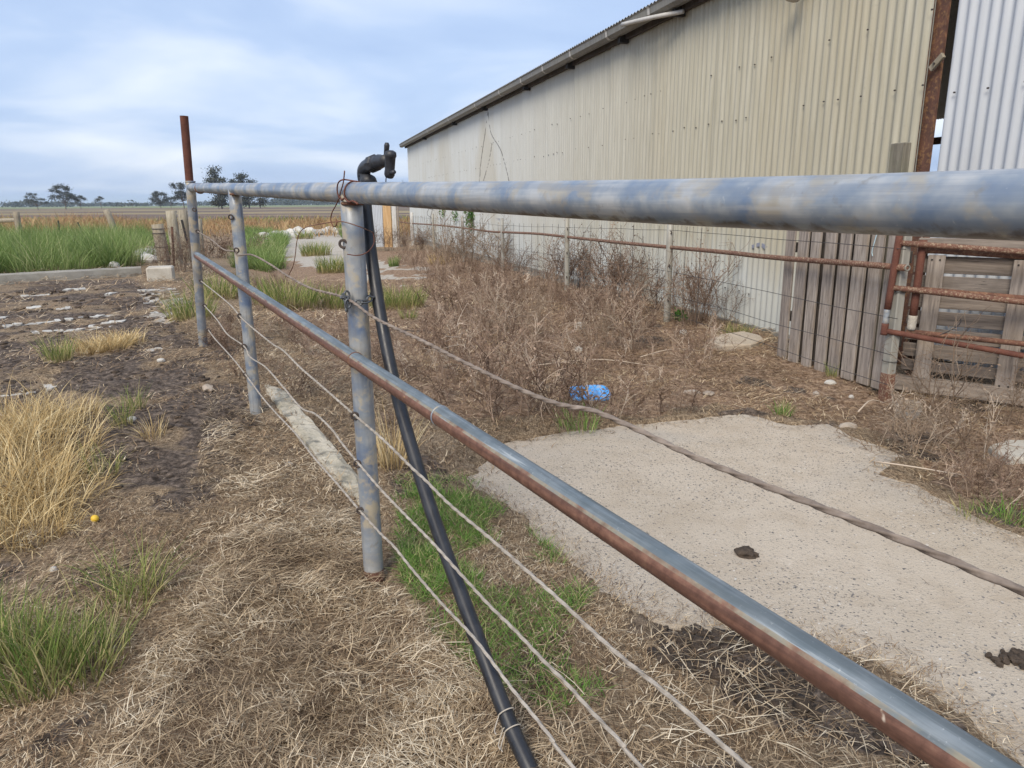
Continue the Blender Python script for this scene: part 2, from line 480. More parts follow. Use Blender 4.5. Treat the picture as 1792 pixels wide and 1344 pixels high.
# corrugated wall
def tin_mat(name, c0, c1, stainamt=0.6, fade=False):
    k = NT(name); p = k.pos()
    st = k.noise(k.pos((2.6, 2.6, 0.30)), 1.6, 5, 0.6, 0.2)
    fine = k.noise(k.pos((26, 26, 1.2)), 1.0, 5, 0.65)
    spk = k.noise(p, 26, 4, 0.7)
    big = k.noise(k.pos((0.55, 0.55, 0.32)), 1.0, 3, 0.5)
    col = k.mix(k.ramp(fine, [(0.3, 0.0), (0.7, 1.0)]), c0, c1)
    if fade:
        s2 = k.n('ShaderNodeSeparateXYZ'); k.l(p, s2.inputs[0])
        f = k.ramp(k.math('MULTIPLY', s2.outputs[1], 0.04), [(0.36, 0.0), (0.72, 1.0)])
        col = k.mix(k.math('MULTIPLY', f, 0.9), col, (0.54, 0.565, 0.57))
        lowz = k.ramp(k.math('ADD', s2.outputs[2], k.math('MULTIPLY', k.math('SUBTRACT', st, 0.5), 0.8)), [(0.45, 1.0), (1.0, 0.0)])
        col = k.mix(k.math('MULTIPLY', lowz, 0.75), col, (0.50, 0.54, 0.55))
    col = k.mix(k.math('MULTIPLY', k.ramp(big, [(0.52, 0.0), (0.68, 1.0)]), stainamt * 0.6), col, (0.37, 0.31, 0.19))
    col = k.mix(k.math('MULTIPLY', k.ramp(st, [(0.52, 0.0), (0.72, 1.0)]), stainamt * 0.55), col, (0.33, 0.31, 0.24))
    col = k.mix(k.math('MULTIPLY', k.ramp(spk, [(0.62, 0.0), (0.70, 1.0)]), stainamt * 0.5), col, (0.25, 0.23, 0.19))
    col = k.mix(k.math('MULTIPLY', k.rnd(), 0.25), col, k.mix(1.0, col, (0.88, 0.86, 0.82), 'MULTIPLY'))
    return k.fin(col, 0.55, 0.1)
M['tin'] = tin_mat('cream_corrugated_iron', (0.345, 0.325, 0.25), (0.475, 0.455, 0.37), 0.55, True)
M['tin_grey'] = tin_mat('grey_corrugated_iron', (0.45, 0.48, 0.52), (0.53, 0.56, 0.60), 0.16)
M['tin_roof'] = tin_mat('roof_iron', (0.30, 0.31, 0.31), (0.42, 0.43, 0.43), 0.5)
M['gutter'] = tin_mat('dull_gutter_metal', (0.15, 0.145, 0.13), (0.24, 0.235, 0.215), 0.6)
M['gutter_light'] = tin_mat('pale_metal', (0.46, 0.44, 0.40), (0.58, 0.56, 0.52), 0.4)
M['gutter_post'] = tin_mat('grey_post_paint', (0.25, 0.25, 0.235), (0.38, 0.37, 0.33), 0.9)
M['dark'] = NT('dark_bracket').fin((0.02, 0.018, 0.016), 0.8)
M['nail'] = NT('nail_heads').fin((0.07, 0.06, 0.055), 0.7, 0.3)
M['blackwire'] = NT('dark_wire').fin((0.05, 0.045, 0.045), 0.6, 0.2)
M['spray'] = NT('grey_spray_paint').fin((0.24, 0.25, 0.30), 0.8)
# plastics, rope
k = NT('black_polythene'); n1 = k.noise(k.pos(), 25, 4, 0.6)
k.bump(k.noise(k.pos(), 90, 3), 0.05, 0.002)
M['poly'] = k.fin(k.ramp(n1, [(0.3, (0.010, 0.011, 0.014)), (0.75, (0.03, 0.032, 0.038))]), k.ramp(n1, [(0.3, 0.32), (0.7, 0.5)]))
k = NT('faded_black_plastic'); n1 = k.noise(k.pos(), 60, 4, 0.6)
M['fitting'] = k.fin(k.ramp(n1, [(0.3, (0.010, 0.011, 0.014)), (0.75, (0.035, 0.036, 0.042))]), 0.5)
k = NT('weathered_cable'); n1 = k.noise(k.pos(), 35, 4, 0.65)
M['cable'] = k.fin(k.ramp(n1, [(0.3, (0.23, 0.20, 0.165)), (0.7, (0.45, 0.41, 0.355))]), 0.8, 0.0)
k = NT('rusty_cable'); n1 = k.noise(k.pos(), 25, 4, 0.65)
M['cable_dark'] = k.fin(k.ramp(n1, [(0.3, (0.13, 0.10, 0.08)), (0.7, (0.30, 0.245, 0.20))]), 0.75, 0.0)
k = NT('tarnished_chain'); n1 = k.noise(k.pos(), 120, 3, 0.6)
M['chain'] = k.fin(k.ramp(n1, [(0.3, (0.045, 0.05, 0.055)), (0.7, (0.17, 0.18, 0.19))]), 0.5, 0.5)
M['steel_dark'] = rust_mat('dark_steel', (0.03, 0.027, 0.026), (0.085, 0.065, 0.055), (0.16, 0.10, 0.07), 0.4, 120)
k = NT('blue_plastic'); n1 = k.noise(k.pos(), 30, 3); n2 = k.noise(k.pos(), 22, 5, .7)
M['blue'] = k.fin(k.mix(k.ramp(n2, [(0.5, 0.0), (0.66, 0.75)]), k.ramp(n1, [(0.3, (0.03, 0.27, 0.68)), (0.7, (0.06, 0.38, 0.84))]), (0.38, 0.36, 0.32)), 0.55)
M['yellow'] = NT('yellow_skin').fin((0.80, 0.52, 0.05), 0.55)
M['twine'] = NT('pale_twine').fin((0.45, 0.40, 0.33), 0.9)
M['cyan_twine'] = NT('pale_blue_twine').fin((0.42, 0.55, 0.60), 0.9)
# concrete
def conc_mat(name, a, b, stain=(0.30, 0.25, 0.18), speck=1.0):
    k = NT(name); p = k.pos()
    n1 = k.noise(p, 1.3, 5, 0.6); n2 = k.noise(p, 150, 3, 0.8); n3 = k.noise(p, 4.5, 6, 0.7); n5 = k.noise(p, 85, 3, 0.7); n6 = k.noise(p, 210, 2, 0.6); n7 = k.noise(p, 0.7, 4, 0.6, 0.6)
    col = k.ramp(n1, [(0.3, a), (0.7, b)])
    col = k.mix(k.ramp(n3, [(0.46, 0.0), (0.72, 0.55)]), col, stain)
    col = k.mix(k.ramp(n7, [(0.5, 0.0), (0.62, 0.35)]), col, (0.36, 0.345, 0.315))
    col = k.mix(k.ramp(n5, [(0.60, 0.0), (0.66, 0.75 * speck)]), col, (0.13, 0.125, 0.12))
    col = k.mix(k.ramp(n2, [(0.60, 0.0), (0.68, 0.7 * speck)]), col, (0.19, 0.165, 0.14))
    col = k.mix(k.ramp(n6, [(0.66, 0.0), (0.72, 0.6 * speck)]), col, (0.66, 0.62, 0.56))
    k.bump(k.math('ADD', n5, k.math('MULTIPLY', n2, 0.6)), 0.9, 0.008)
    return k.fin(col, 0.92)
M['conc'] = conc_mat('worn_concrete', (0.47, 0.395, 0.30), (0.56, 0.48, 0.38), (0.38, 0.30, 0.21))
M['conc_pale'] = conc_mat('limey_concrete', (0.44, 0.40, 0.33), (0.58, 0.545, 0.47), (0.30, 0.25, 0.18), 0.5)
M['conc_kerb'] = conc_mat('old_kerb_concrete', (0.20, 0.195, 0.17), (0.34, 0.32, 0.275), (0.16, 0.14, 0.11), 0.4)
k = NT('rubble_kerb'); p = k.pos()
n1 = k.noise(p, 5, 6, 0.7); n2 = k.noise(p, 28, 5, 0.7); n3 = k.noise(p, 9, 4, 0.6)
col = k.ramp(n1, [(0.35, (0.30, 0.27, 0.20)), (0.55, (0.52, 0.47, 0.37)), (0.75, (0.64, 0.59, 0.50))])
col = k.mix(k.ramp(n3, [(0.55, 0.0), (0.66, 0.8)]), col, (0.12, 0.12, 0.105))
col = k.mix(k.ramp(n2, [(0.58, 0.0), (0.7, 0.6)]), col, (0.17, 0.14, 0.10))
k.bump(k.math('ADD', n1, k.math('MULTIPLY', n2, 0.6)), 0.9, 0.02)
M['kerb'] = k.fin(col, 0.95)
M['rock'] = conc_mat('white_rubble', (0.50, 0.48, 0.43), (0.68, 0.66, 0.61), (0.40, 0.36, 0.29), 0.2)
M['stone'] = conc_mat('tan_stone', (0.34, 0.28, 0.22), (0.46, 0.38, 0.30), (0.24, 0.18, 0.13), 0.3)
k = NT('dried_dung'); n1 = k.noise(k.pos(), 45, 5, 0.7)
k.bump(n1, 1.0, 0.015)
M['dung'] = k.fin(k.ramp(n1, [(0.3, (0.026, 0.018, 0.012)), (0.7, (0.105, 0.074, 0.05))]), 0.9)
# plants: colour by a random value stored on each blade, tip/base by the attribute along the blade
def blade_mat(name, stops, base=None, transl=0.15, rough=0.7):
    k = NT(name)
    col = k.ramp(k.attr('rnd'), stops)
    if base:
        col = k.mix(k.ramp(k.attr('along'), [(0.0, 0.85), (0.45, 0.0)]), col, base)
    k.fin(col, rough, 0, 0.25)
    if transl:
        tr = k.n('ShaderNodeBsdfTranslucent'); k.l(col, tr.inputs[0])
        ms = k.n('ShaderNodeMixShader'); ms.inputs[0].default_value = transl
        out = k.t.nodes['Material Output']
        k.l(k.b.outputs[0], ms.inputs[1]); k.l(tr.outputs[0], ms.inputs[2]); k.l(ms.outputs[0], out.inputs[0])
    return k.m
STRAW = [(0.0, (0.10, 0.060, 0.034)), (0.35, (0.30, 0.20, 0.115)), (0.65, (0.52, 0.385, 0.23)), (1.0, (0.80, 0.68, 0.49))]
M['straw'] = blade_mat('dry_straw', STRAW, None, 0.08)
M['thatch'] = blade_mat('matted_dead_grass', [(0.0, (0.11, 0.07, 0.04)), (0.35, (0.32, 0.23, 0.14)), (0.7, (0.54, 0.42, 0.27)), (1.0, (0.80, 0.69, 0.51))], None, 0.08)
M['gold'] = blade_mat('golden_straw', [(0.0, (0.36, 0.24, 0.10)), (0.5, (0.62, 0.46, 0.22)), (1.0, (0.82, 0.69, 0.42))], (0.22, 0.15, 0.07), 0.2)
M['grass'] = blade_mat('green_grass', [(0.0, (0.085, 0.145, 0.028)), (0.35, (0.17, 0.235, 0.055)), (0.65, (0.30, 0.325, 0.105)), (1.0, (0.58, 0.48, 0.25))], (0.34, 0.26, 0.13), 0.25)
M['grass_low'] = blade_mat('short_green_grass', [(0.0, (0.08, 0.17, 0.028)), (0.5, (0.14, 0.27, 0.05)), (0.75, (0.23, 0.32, 0.085)), (1.0, (0.54, 0.45, 0.25))], None, 0.25)
M['lush'] = blade_mat('lush_green_grass', [(0.0, (0.08, 0.14, 0.032)), (0.4, (0.165, 0.25, 0.065)), (0.75, (0.29, 0.365, 0.135)), (1.0, (0.50, 0.49, 0.26))], (0.08, 0.11, 0.03), 0.25)
M['rank'] = blade_mat('rank_dry_grass', [(0.0, (0.22, 0.115, 0.055)), (0.4, (0.37, 0.225, 0.11)), (0.75, (0.50, 0.36, 0.19)), (1.0, (0.26, 0.25, 0.10))], None, 0.15)
M['weed'] = blade_mat('dead_weed', [(0.0, (0.08, 0.048, 0.033)), (0.4, (0.22, 0.148, 0.105)), (0.75, (0.41, 0.305, 0.225)), (1.0, (0.74, 0.63, 0.51))], None, 0.0)
M['weed_pale'] = blade_mat('bleached_weed', [(0.0, (0.16, 0.11, 0.075)), (0.5, (0.32, 0.24, 0.17)), (1.0, (0.58, 0.49, 0.39))], None, 0.0)
M['leaf'] = blade_mat('creeper_leaf', [(0.0, (0.03, 0.09, 0.015)), (0.6, (0.07, 0.18, 0.03)), (1.0, (0.16, 0.30, 0.07))], None, 0.2, 0.5)
M['gum_leaf'] = blade_mat('gum_leaves', [(0.0, (0.022, 0.03, 0.022)), (0.6, (0.06, 0.07, 0.052)), (1.0, (0.13, 0.135, 0.105))], None, 0.1)
M['far_leaf'] = blade_mat('far_leaves', [(0.0, (0.025, 0.038, 0.030)), (0.6, (0.05, 0.065, 0.05)), (1.0, (0.08, 0.09, 0.07))], None, 0.0)
M['bark'] = wood_mat('gum_bark', (0.07, 0.06, 0.05), (0.16, 0.14, 0.12), (0.28, 0.25, 0.22))

# ------------------------------------------------------------------ ground: one sheet to the horizon
def axis(lo, hi, step, far_lo, far_hi, g=1.045):
    a = list(np.arange(lo, hi, step)); d = step; x = a[-1]
    while x < far_hi: d *= g; x += d; a.append(x)
    d = step; x = lo
    b = []
    while x > far_lo: d *= g; x -= d; b.append(x)
    return np.array(b[::-1] + a)
gx = axis(-3.6, 3.9, 0.026, -4000, 4000, 1.06)
gy = axis(0.9, 7.2, 0.026, -60, 6000, 1.038)
GX, GY = np.meshgrid(gx, gy)
fx, fy = GX.ravel(), GY.ravel()
fz = terrain(fx, fy)
wx = fx + 0.22 * (fbm(fx * 2.3, fy * 2.3, 31) - 0.5) * 2; wy = fy + 0.22 * (fbm(fx * 2.3, fy * 2.3, 47) - 0.5) * 2
in_slab = inpoly(fx, fy, SLAB)
def slabdist(x, y):
    x = np.asarray(x, float); y = np.asarray(y, float); d = np.full(x.shape, 9.0)
    for i in range(len(SLAB)):
        (ax, ay), (bx, by) = SLAB[i], SLAB[(i + 1) % len(SLAB)]
        L2_ = (bx - ax) ** 2 + (by - ay) ** 2
        t = np.clip(((x - ax) * (bx - ax) + (y - ay) * (by - ay)) / L2_, 0, 1)
        d = np.minimum(d, np.hypot(x - ax - t * (bx - ax), y - ay - t * (by - ay)))
    return d
# soil laps over the slab's margin, the ground below the slab lies lower
sd_ = slabdist(fx, fy)
lap = 0.014 + 0.06 * (fbm(fx * 6, fy * 6, 88) - 0.48) + 0.02 * (vnoise(fx * 30, fy * 30, 4) - .5)
fz = np.where(in_slab, lap - 0.075 * sst(0.0, 0.13, sd_), fz + (lap + .012 - fz) * np.where(in_slab, 0, 1 - sst(0.0, 0.15, sd_)))
def mask(px, soft=0.5, s=3, sc=2.0):
    return inpoly(wx, wy, GP(px)).astype(float)
MUD_PX = [(-400, 497), (0, 497), (240, 486), (300, 540), (330, 600), (420, 690), (440, 740), (380, 800), (330, 880), (200, 900), (120, 960), (-80, 1030), (-500, 1000)]
mud = mask(MUD_PX)
mud = np.maximum(mud * (0.35 + 0.65 * sst(0.36, 0.60, fbm(fx * 3.1, fy * 3.1, 61))), 0.75 * sst(0.60, 0.72, fbm(fx * 2.2 + 9, fy * 2.2, 77)) * (fy < 9))
mud = np.maximum(mud, mask([(235, 785), (420, 790), (490, 865), (340, 900), (190, 860)]) * (0.35 + 0.65 * sst(0.38, 0.56, fbm(fx * 5, fy * 5, 68))))
mud = np.maximum(mud, mask([(-40, 985), (130, 975), (150, 1045), (60, 1080), (-60, 1080)]) * (0.4 + 0.6 * sst(0.38, 0.56, fbm(fx * 5, fy * 5, 69))))
mud = np.maximum(mud, mask([(1080, 1085), (1290, 1115), (1480, 1160), (1600, 1215), (1690, 1290), (1650, 1330), (1500, 1310), (1350, 1250), (1180, 1180), (1090, 1130)]) * (0.62 + 0.38 * sst(0.35, 0.6, fbm(fx * 5, fy * 5, 66))))
dirt = np.maximum(mask([(1200, 600), (1330, 575), (1420, 640), (1560, 690), (1900, 730), (2300, 900), (1800, 940), (1590, 800), (1480, 745), (1300, 722), (1230, 690)]),
                  0.9 * mask([(430, 455), (620, 440), (760, 440), (1000, 480), (1240, 560), (1250, 700), (1000, 740), (700, 720), (480, 560)]))
pale = mask([(484, 424), (520, 412), (606, 406), (640, 420), (650, 446), (690, 470), (560, 470), (500, 455)]) * (0.55 + 0.45 * sst(0.3, 0.5, fbm(fx * 1.7, fy * 1.7, 91)))
pale = np.maximum(pale, 0.8 * mask([(640, 455), (760, 470), (740, 500), (620, 500)]) * sst(0.42, 0.6, fbm(fx * 2, fy * 2, 15)))
pale = np.maximum(pale, 0.9 * mask([(270, 500), (312, 512), (322, 545), (300, 570), (262, 560), (255, 520)]) * sst(0.40, 0.55, fbm(fx * 6, fy * 6, 19)))
field = sst(30, 48, fy)
gi = np.arange(len(gx) * len(gy)).reshape(len(gy), len(gx))
gf = np.stack([gi[:-1, :-1], gi[:-1, 1:], gi[1:, 1:], gi[1:, :-1]], -1).reshape(-1, 4)
k = NT('paddock_soil'); p = k.pos()
fib = k.noise(k.pos((60, 15, 20), (0, 0, 0.5)), 1.7, 6, 0.72, 1.2); fib2 = k.noise(k.pos((14, 70, 20), (0, 0, 0.25)), 1.6, 6, 0.74, 1.5)
n1 = k.noise(p, 3.2, 6, 0.62); n2 = k.noise(p, 26, 6, 0.75); n3 = k.noise(p, 90, 4, 0.7); n4 = k.noise(p, 0.8, 4, 0.6)
thatch = k.ramp(k.math('ADD', k.math('MULTIPLY', fib, 0.5), k.math('MULTIPLY', fib2, 0.5)), [(0.40, (0.06, 0.040, 0.025)), (0.5, (0.24, 0.175, 0.112)), (0.60, (0.50, 0.385, 0.255))])
mudc = k.ramp(n2, [(0.38, (0.036, 0.027, 0.021)), (0.52, (0.125, 0.096, 0.076)), (0.66, (0.28, 0.22, 0.172))])
dirtc = k.ramp(n2, [(0.38, (0.12, 0.072, 0.044)), (0.52, (0.30, 0.205, 0.135)), (0.66, (0.48, 0.355, 0.25))])
palec = k.ramp(n2, [(0.33, (0.30, 0.26, 0.21)), (0.5, (0.45, 0.41, 0.35)), (0.7, (0.54, 0.50, 0.44))])
jit = k.math('MULTIPLY', k.math('SUBTRACT', n1, 0.5), 0.9)
col = k.mix(k.ramp(k.math('ADD', k.attr('dirt'), jit), [(0.35, 0.0), (0.65, 1.0)]), thatch, dirtc)
col = k.mix(k.ramp(k.math('ADD', k.attr('mud'), jit), [(0.38, 0.0), (0.66, 1.0)]), col, mudc)
col = k.mix(k.ramp(k.math('ADD', k.attr('pale'), k.math('MULTIPLY', jit, 0.8)), [(0.4, 0.0), (0.6, 1.0)]), col, palec)
# paddock strips beyond the fence
fs = k.noise(k.pos((0.004, 0.045, 1)), 1.0, 5, 0.62, 0.3); fs2 = k.noise(k.pos((0.012, 0.11, 1)), 1.0, 4, 0.6)
fcol = k.ramp(fs, [(0.34, (0.27, 0.21, 0.12)), (0.43, (0.31, 0.25, 0.15)), (0.47, (0.135, 0.098, 0.08)), (0.62, (0.165, 0.12, 0.098)), (0.68, (0.33, 0.26, 0.155))])
fcol = k.mix(k.ramp(fs2, [(0.55, 0.0), (0.68, 0.7)]), fcol, (0.13, 0.17, 0.06))
sp = k.n('ShaderNodeSeparateXYZ'); k.l(p, sp.inputs[0])
fcol = k.mix(k.ramp(k.math('MULTIPLY', sp.outputs[1], 0.001), [(0.36, 0.0), (0.42, 0.85)]), fcol, (0.20, 0.24, 0.11))
col = k.mix(k.attr('field'), col, fcol)
k.bump(k.math('ADD', k.math('MULTIPLY', n2, 0.7), k.math('ADD', k.math('MULTIPLY', n3, 0.25), k.math('MULTIPLY', fib2, 0.35))), 1.0, 0.022)
M['ground'] = k.fin(col, 0.95, 0, 0.2)
ground = mk('ground', np.stack([fx, fy, fz], 1), gf, M['ground'], smooth=True, attrs=dict(mud=mud, dirt=dirt, pale=pale, field=field), kind='structure')
def gh(x, y):
    return terrain(x, y)

# ------------------------------------------------------------------ concrete slab with a broken edge
def slab(name, poly, top, thick, mat, jag=0.03, sub=0.06, seed=5, **kw):
    P = np.array(poly); out = []
    for i in range(len(P)):
        a, b = P[i], P[(i + 1) % len(P)]
        n = max(1, int(np.linalg.norm(b - a) / sub))
        for t in range(n):
            q = a + (b - a) * t / n
            out.append(q)
    Q = np.array(out)
    Q = Q + jag * 2 * np.stack([fbm(Q[:, 0] * 6, Q[:, 1] * 6, seed) - 0.5, fbm(Q[:, 0] * 6, Q[:, 1] * 6, seed + 9) - 0.5], 1)
    n = len(Q); c = Q.mean(0)
    inn = Q + (c - Q) * (0.012 / np.maximum(np.linalg.norm(c - Q, axis=1, keepdims=True), 0.02)) 
    z = top if callable(top) else (lambda a, b: np.full(len(a), top))
    v = [(*q, h) for q, h in zip(inn, z(inn[:, 0], inn[:, 1]))] + [(*q, h - 0.012) for q, h in zip(Q, z(Q[:, 0], Q[:, 1]))] + [(*q, h - thick) for q, h in zip(Q, z(Q[:, 0], Q[:, 1]))]
    f = [tuple(range(n))]
    for r in range(2):
        for i in range(n):
            j = (i + 1) % n
            f.append((r * n + j, r * n + i, (r + 1) * n + i, (r + 1) * n + j))
    return mk(name, v, f, mat, **kw)
slab('concrete_slab', SLAB, 0.018, 0.14, M['conc'], kind='structure')

# gravel aggregate showing at the worn surface of the slab
NA = 9000
SP_ = np.array(SLAB); lo_, hi_ = SP_.min(0), np.minimum(SP_.max(0), [3.4, 6])
ag = RNG.uniform(lo_, hi_, (NA * 4, 2)); ag = ag[inpoly(ag[:, 0], ag[:, 1], SLAB)]
ag = ag[RNG.uniform(0, 1, len(ag)) < 0.25 + .75 * sst(.35, .6, fbm(ag[:, 0] * 2.2, ag[:, 1] * 2.2, 5))]
ag = ag[slabdist(ag[:, 0], ag[:, 1]) > .03][:NA]
oc = np.array([(1, 0, 0), (0, 1, 0), (-1, 0, 0), (0, -1, 0), (0, 0, 1)], float); of = np.array([(0, 1, 4), (1, 2, 4), (2, 3, 4), (3, 0, 4)])
na = len(ag); sa = RNG.uniform(.0018, .0045, na) * RNG.uniform(.7, 1.4, na); aa = RNG.uniform(0, 6.28, na)
lx = oc[None, :, 0] * sa[:, None] * RNG.uniform(.6, 1.5, (na, 1)); ly = oc[None, :, 1] * sa[:, None]
av = np.stack([ag[:, 0, None] + lx * np.cos(aa)[:, None] - ly * np.sin(aa)[:, None], ag[:, 1, None] + lx * np.sin(aa)[:, None] + ly * np.cos(aa)[:, None], 0.0183 + oc[None, :, 2] * sa[:, None] * .35 + 0 * lx], -1).reshape(-1, 3)
af = (of[None] + (np.arange(na) * 5)[:, None, None]).reshape(-1, 3)
k = NT('aggregate'); ca = k.ramp(k.attr('rnd'), [(0.0, (0.10, 0.098, 0.095)), (0.55, (0.20, 0.185, 0.17)), (0.75, (0.30, 0.25, 0.19)), (1.0, (0.62, 0.58, 0.52))])
M['agg'] = k.fin(ca, 0.9)
mk('slab_aggregate', av, af, M['agg'], attrs=dict(rnd=np.repeat(RNG.uniform(0, 1, na), 5)), kind='stuff', label='fine gravel grains showing in the worn concrete slab', cat='gravel')

# ------------------------------------------------------------------ shed
WAZ = math.radians(-16.6)
WB = gz(1349, 580)
WD = np.array([math.sin(WAZ), math.cos(WAZ), 0])            # along the wall, away from the camera
WO = np.array([-math.cos(WAZ), math.sin(WAZ), 0])           # out of the wall, towards the yard
Z = np.array([0, 0, 1.0])
def onwall(x, y, out=0.0):
    return onplane(x, y, WB, WAZ, -out)
def wt(p): return float((p - WB) @ WD)
T0, T1 = wt(onwall(1611, 250)), wt(onwall(714, 257))
EAVE = float(onwall(714, 257)[2])
EAVE2 = float(onwall(1201, 17)[2]); TE2 = wt(onwall(1201, 17))
def eave(t): return EAVE2 + (EAVE - EAVE2) * (t - TE2) / (T1 - TE2)
def wp(t, z, out=0.0): return WB + WD * t + WO * out + Z * z - Z * WB[2]
print('wall', T0, T1, EAVE, EAVE2)
shed = empty('shed', wp(T0, 0, -4), 'long corrugated iron shed with cream stained wall and gutter', 'shed')
PITCHC, NW = 0.0905, 8
SW = PITCHC * NW
def corr(t_len, z0, z1, amp=0.016, ph=0.0, seg=6, tilt=0.0, lap=0.02, taper=None):
    n = int(round(t_len / PITCHC * seg))
    v = []; f = []
    for i in range(n + 1):
        t = i * (t_len + lap) / n
        o = amp * math.cos(2 * math.pi * (t / PITCHC) + ph) + tilt * i / n
        dz = taper * t if taper else 0
        for zz in (z0, z1 + dz):
            v.append(WD * t + WO * o + Z * zz)
    for i in range(n):
        f.append((2 * i, 2 * i + 2, 2 * i + 3, 2 * i + 1))
    return np.array(v), f
nsh = int((T1 - T0) / SW) + 1
SW2 = (T1 - T0) / nsh
slope_e = (EAVE - EAVE2) / (T1 - TE2)
sv, sf = corr(SW2, -0.6, 0.0, tilt=0.018, taper=slope_e, seg=7)
# the top is cut to the eave line by placing each sheet at its own height
sheet_me = {}
for i in range(nsh):
    t = T0 + i * SW2
    top = eave(t)
    key = round(top, 3)
    v = sv.copy(); v[1::2, 2] += top
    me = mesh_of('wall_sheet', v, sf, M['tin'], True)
    o = bpy.data.objects.new('wall_sheet', me)
    jl = (random.random() - 0.5) * 0.006
    o.location = tuple(wp(t, 0, 0.007 * (i % 2) + jl) - ORG[shed.name]); link(o, shed)
# nail rows (each head is a couple of pixels)
nb = MB()
for zr in (0.35, 1.25, 2.15, 2.65):
    for i in range(int((T1 - T0) / PITCHC / 3)):
        if random.random() < 0.25: continue
        t = T0 + 0.02 + i * PITCHC * 3 + (PITCHC * 0 if random.random() < .7 else PITCHC)
        c = wp(t, zr + random.uniform(-.015, .015), 0.026)
        nb.box(c, WD * 0.0055, WO * 0.006, Z * 0.0055)
nb.build('nail_heads', M['nail'], shed, kind='stuff')
# rusty steel column, grey door sheets beyond the gap
tcol = wt(onwall(1616.5, 250, -.014)); hwc = abs(wt(onwall(1604, 250)) - wt(onwall(1629, 250))) / 2
c0 = wp(tcol - 0.0, 0)
b = MB()
b.box(wp(tcol, 1.7, -0.02), WD * hwc, WO * 0.006, Z * 2.1)
b.box(wp(tcol + hwc - .006, 1.7, -0.09), WD * 0.005, WO * 0.06, Z * 2.099)
b.box(wp(tcol - hwc + .006, 1.7, -0.03), WD * 0.005, WO * 0.008, Z * 2.098)
b.build('column', M['rust_col'], shed)
b = MB()
a0 = onwall(1634, 122, 0.0); a1 = onwall(1657, 96, 0.0)
b.bev((a0 + a1) / 2 + WO * 0.03, (a1 - a0) / 2, WO * 0.012, np.cross((a1 - a0) / np.linalg.norm(a1 - a0), WO) * 0.022, 0.003)
br = b.build('timber_cleat', M['wood_post'], shed)
b = MB(); b.tube([a0 * .6 + a1 * .4 + WO * 0.04, a0 * .6 + a1 * .4 + WO * 0.052], 0.008, 8); b.build('bolt', M['nail'], br)
tg = wt(onwall(1648, 250, -0.03))
for i in range(5):
    v, f = corr(PITCHC * NW, 0.12, 4.0, ph=1.0, seg=8, amp=0.0165)
    v = v - WD * (PITCHC * NW)
    o = bpy.data.objects.new('door_sheet', mesh_of('door_sheet', v, f, M['tin_grey'], True))
    o.location = tuple(wp(tg - i * SW, 0, -0.03 + 0.004 * (i % 2)) - ORG[shed.name]); link(o, shed)
b = MB()
for i in range(12):
    b.box(wp(tg - 0.07 - i * PITCHC * 3, 2.05 + random.uniform(-.02, .02), -0.012), WD * 0.0055, WO * 0.006, Z * 0.0055)
b.build('door_nail_heads', M['nail'], shed, kind='stuff')
# gutter, fascia, roof
tA, tB = T0 - 4.2, T1 + 0.42
def gprof(t):
    e_ = eave(t)
    prof = [(0.12, e_ + 0.06), (0.12, e_ + 0.03), (0.15, e_ + 0.0), (0.22, e_ - 0.005), (0.265, e_ + 0.03), (0.275, e_ + 0.10), (0.29, e_ + 0.115)]
    return [wp(t, z, o) for o, z in prof]
ts = np.linspace(tA, tB, 60)
v = []; f = []
for t in ts: v += gprof(t)
m = 7
for i in range(len(ts) - 1):
    for j in range(m - 1):
        f.append((i * m + j, (i + 1) * m + j, (i + 1) * m + j + 1, i * m + j + 1))
f.append(tuple(range((len(ts) - 1) * m, len(ts) * m)))
gut = mk('gutter', v, f, M['gutter'], shed)
for px in (1090, 1025, 975, 935, 895, 850, 800, 760, 1165, 1240):
    t = wt(onwall(px, 150))
    b = MB()
    for j in range(m - 1):
        p0, p1 = [q + WO * 0.006 - Z * 0.004 for q in gprof(t)[j:j + 2]]
        b.add([p0 - WD * 0.03, p0 + WD * 0.03, p1 + WD * 0.03, p1 - WD * 0.03], [(0, 1, 2, 3)])
    b.build('gutter_strap', M['gutter_light'], gut)
b = MB()
tm = (tA + tB) / 2; L2 = (tB - tA) / 2
dirE = WD + Z * slope_e
b.box(wp(tm, eave(tm) + 0.02, 0.055), dirE * (L2 - 0.1), WO * 0.03, Z * 0.055)
b.build('eave_batten', M['wood_dark'], shed)
b = MB()
b.box(wp(tm, eave(tm) + 0.115, 0.02), dirE * (L2 - 0.1), WO * 0.09, Z * 0.02)
b.build('soffit_board', M['wood_dark'], shed)
for px in (745, 800, 855, 930, 1008, 1100, 1195, 1300):
    t = wt(onwall(px, 150))
    b = MB()
    b.bev(wp(t, eave(t) - 0.02, 0.10), WD * 0.04, WO * 0.07, Z * 0.06, 0.004)
    b.build('rafter_end', M['dark'], shed)
# roof: two slopes, corrugated along the fall
ROOFD, RISE = 7.0, 1.15
n = int((tB - tA) / PITCHC * 4)
v = []; f = []
for i in range(n + 1):
    t = tA + (tB - tA) * i / n
    dz = 0.012 * math.cos(2 * math.pi * i / 4)
    e_ = eave(t) + 0.155 + dz
    v += [wp(t, e_, 0.235), wp(t, e_ + RISE, -ROOFD), wp(t, e_ - 0.0, -2 * ROOFD)]
for i in range(n):
    f += [(3 * i, 3 * i + 3, 3 * i + 4, 3 * i + 1), (3 * i + 1, 3 * i + 4, 3 * i + 5, 3 * i + 2)]
mk('roof', v, f, M['tin_roof'], shed, True)
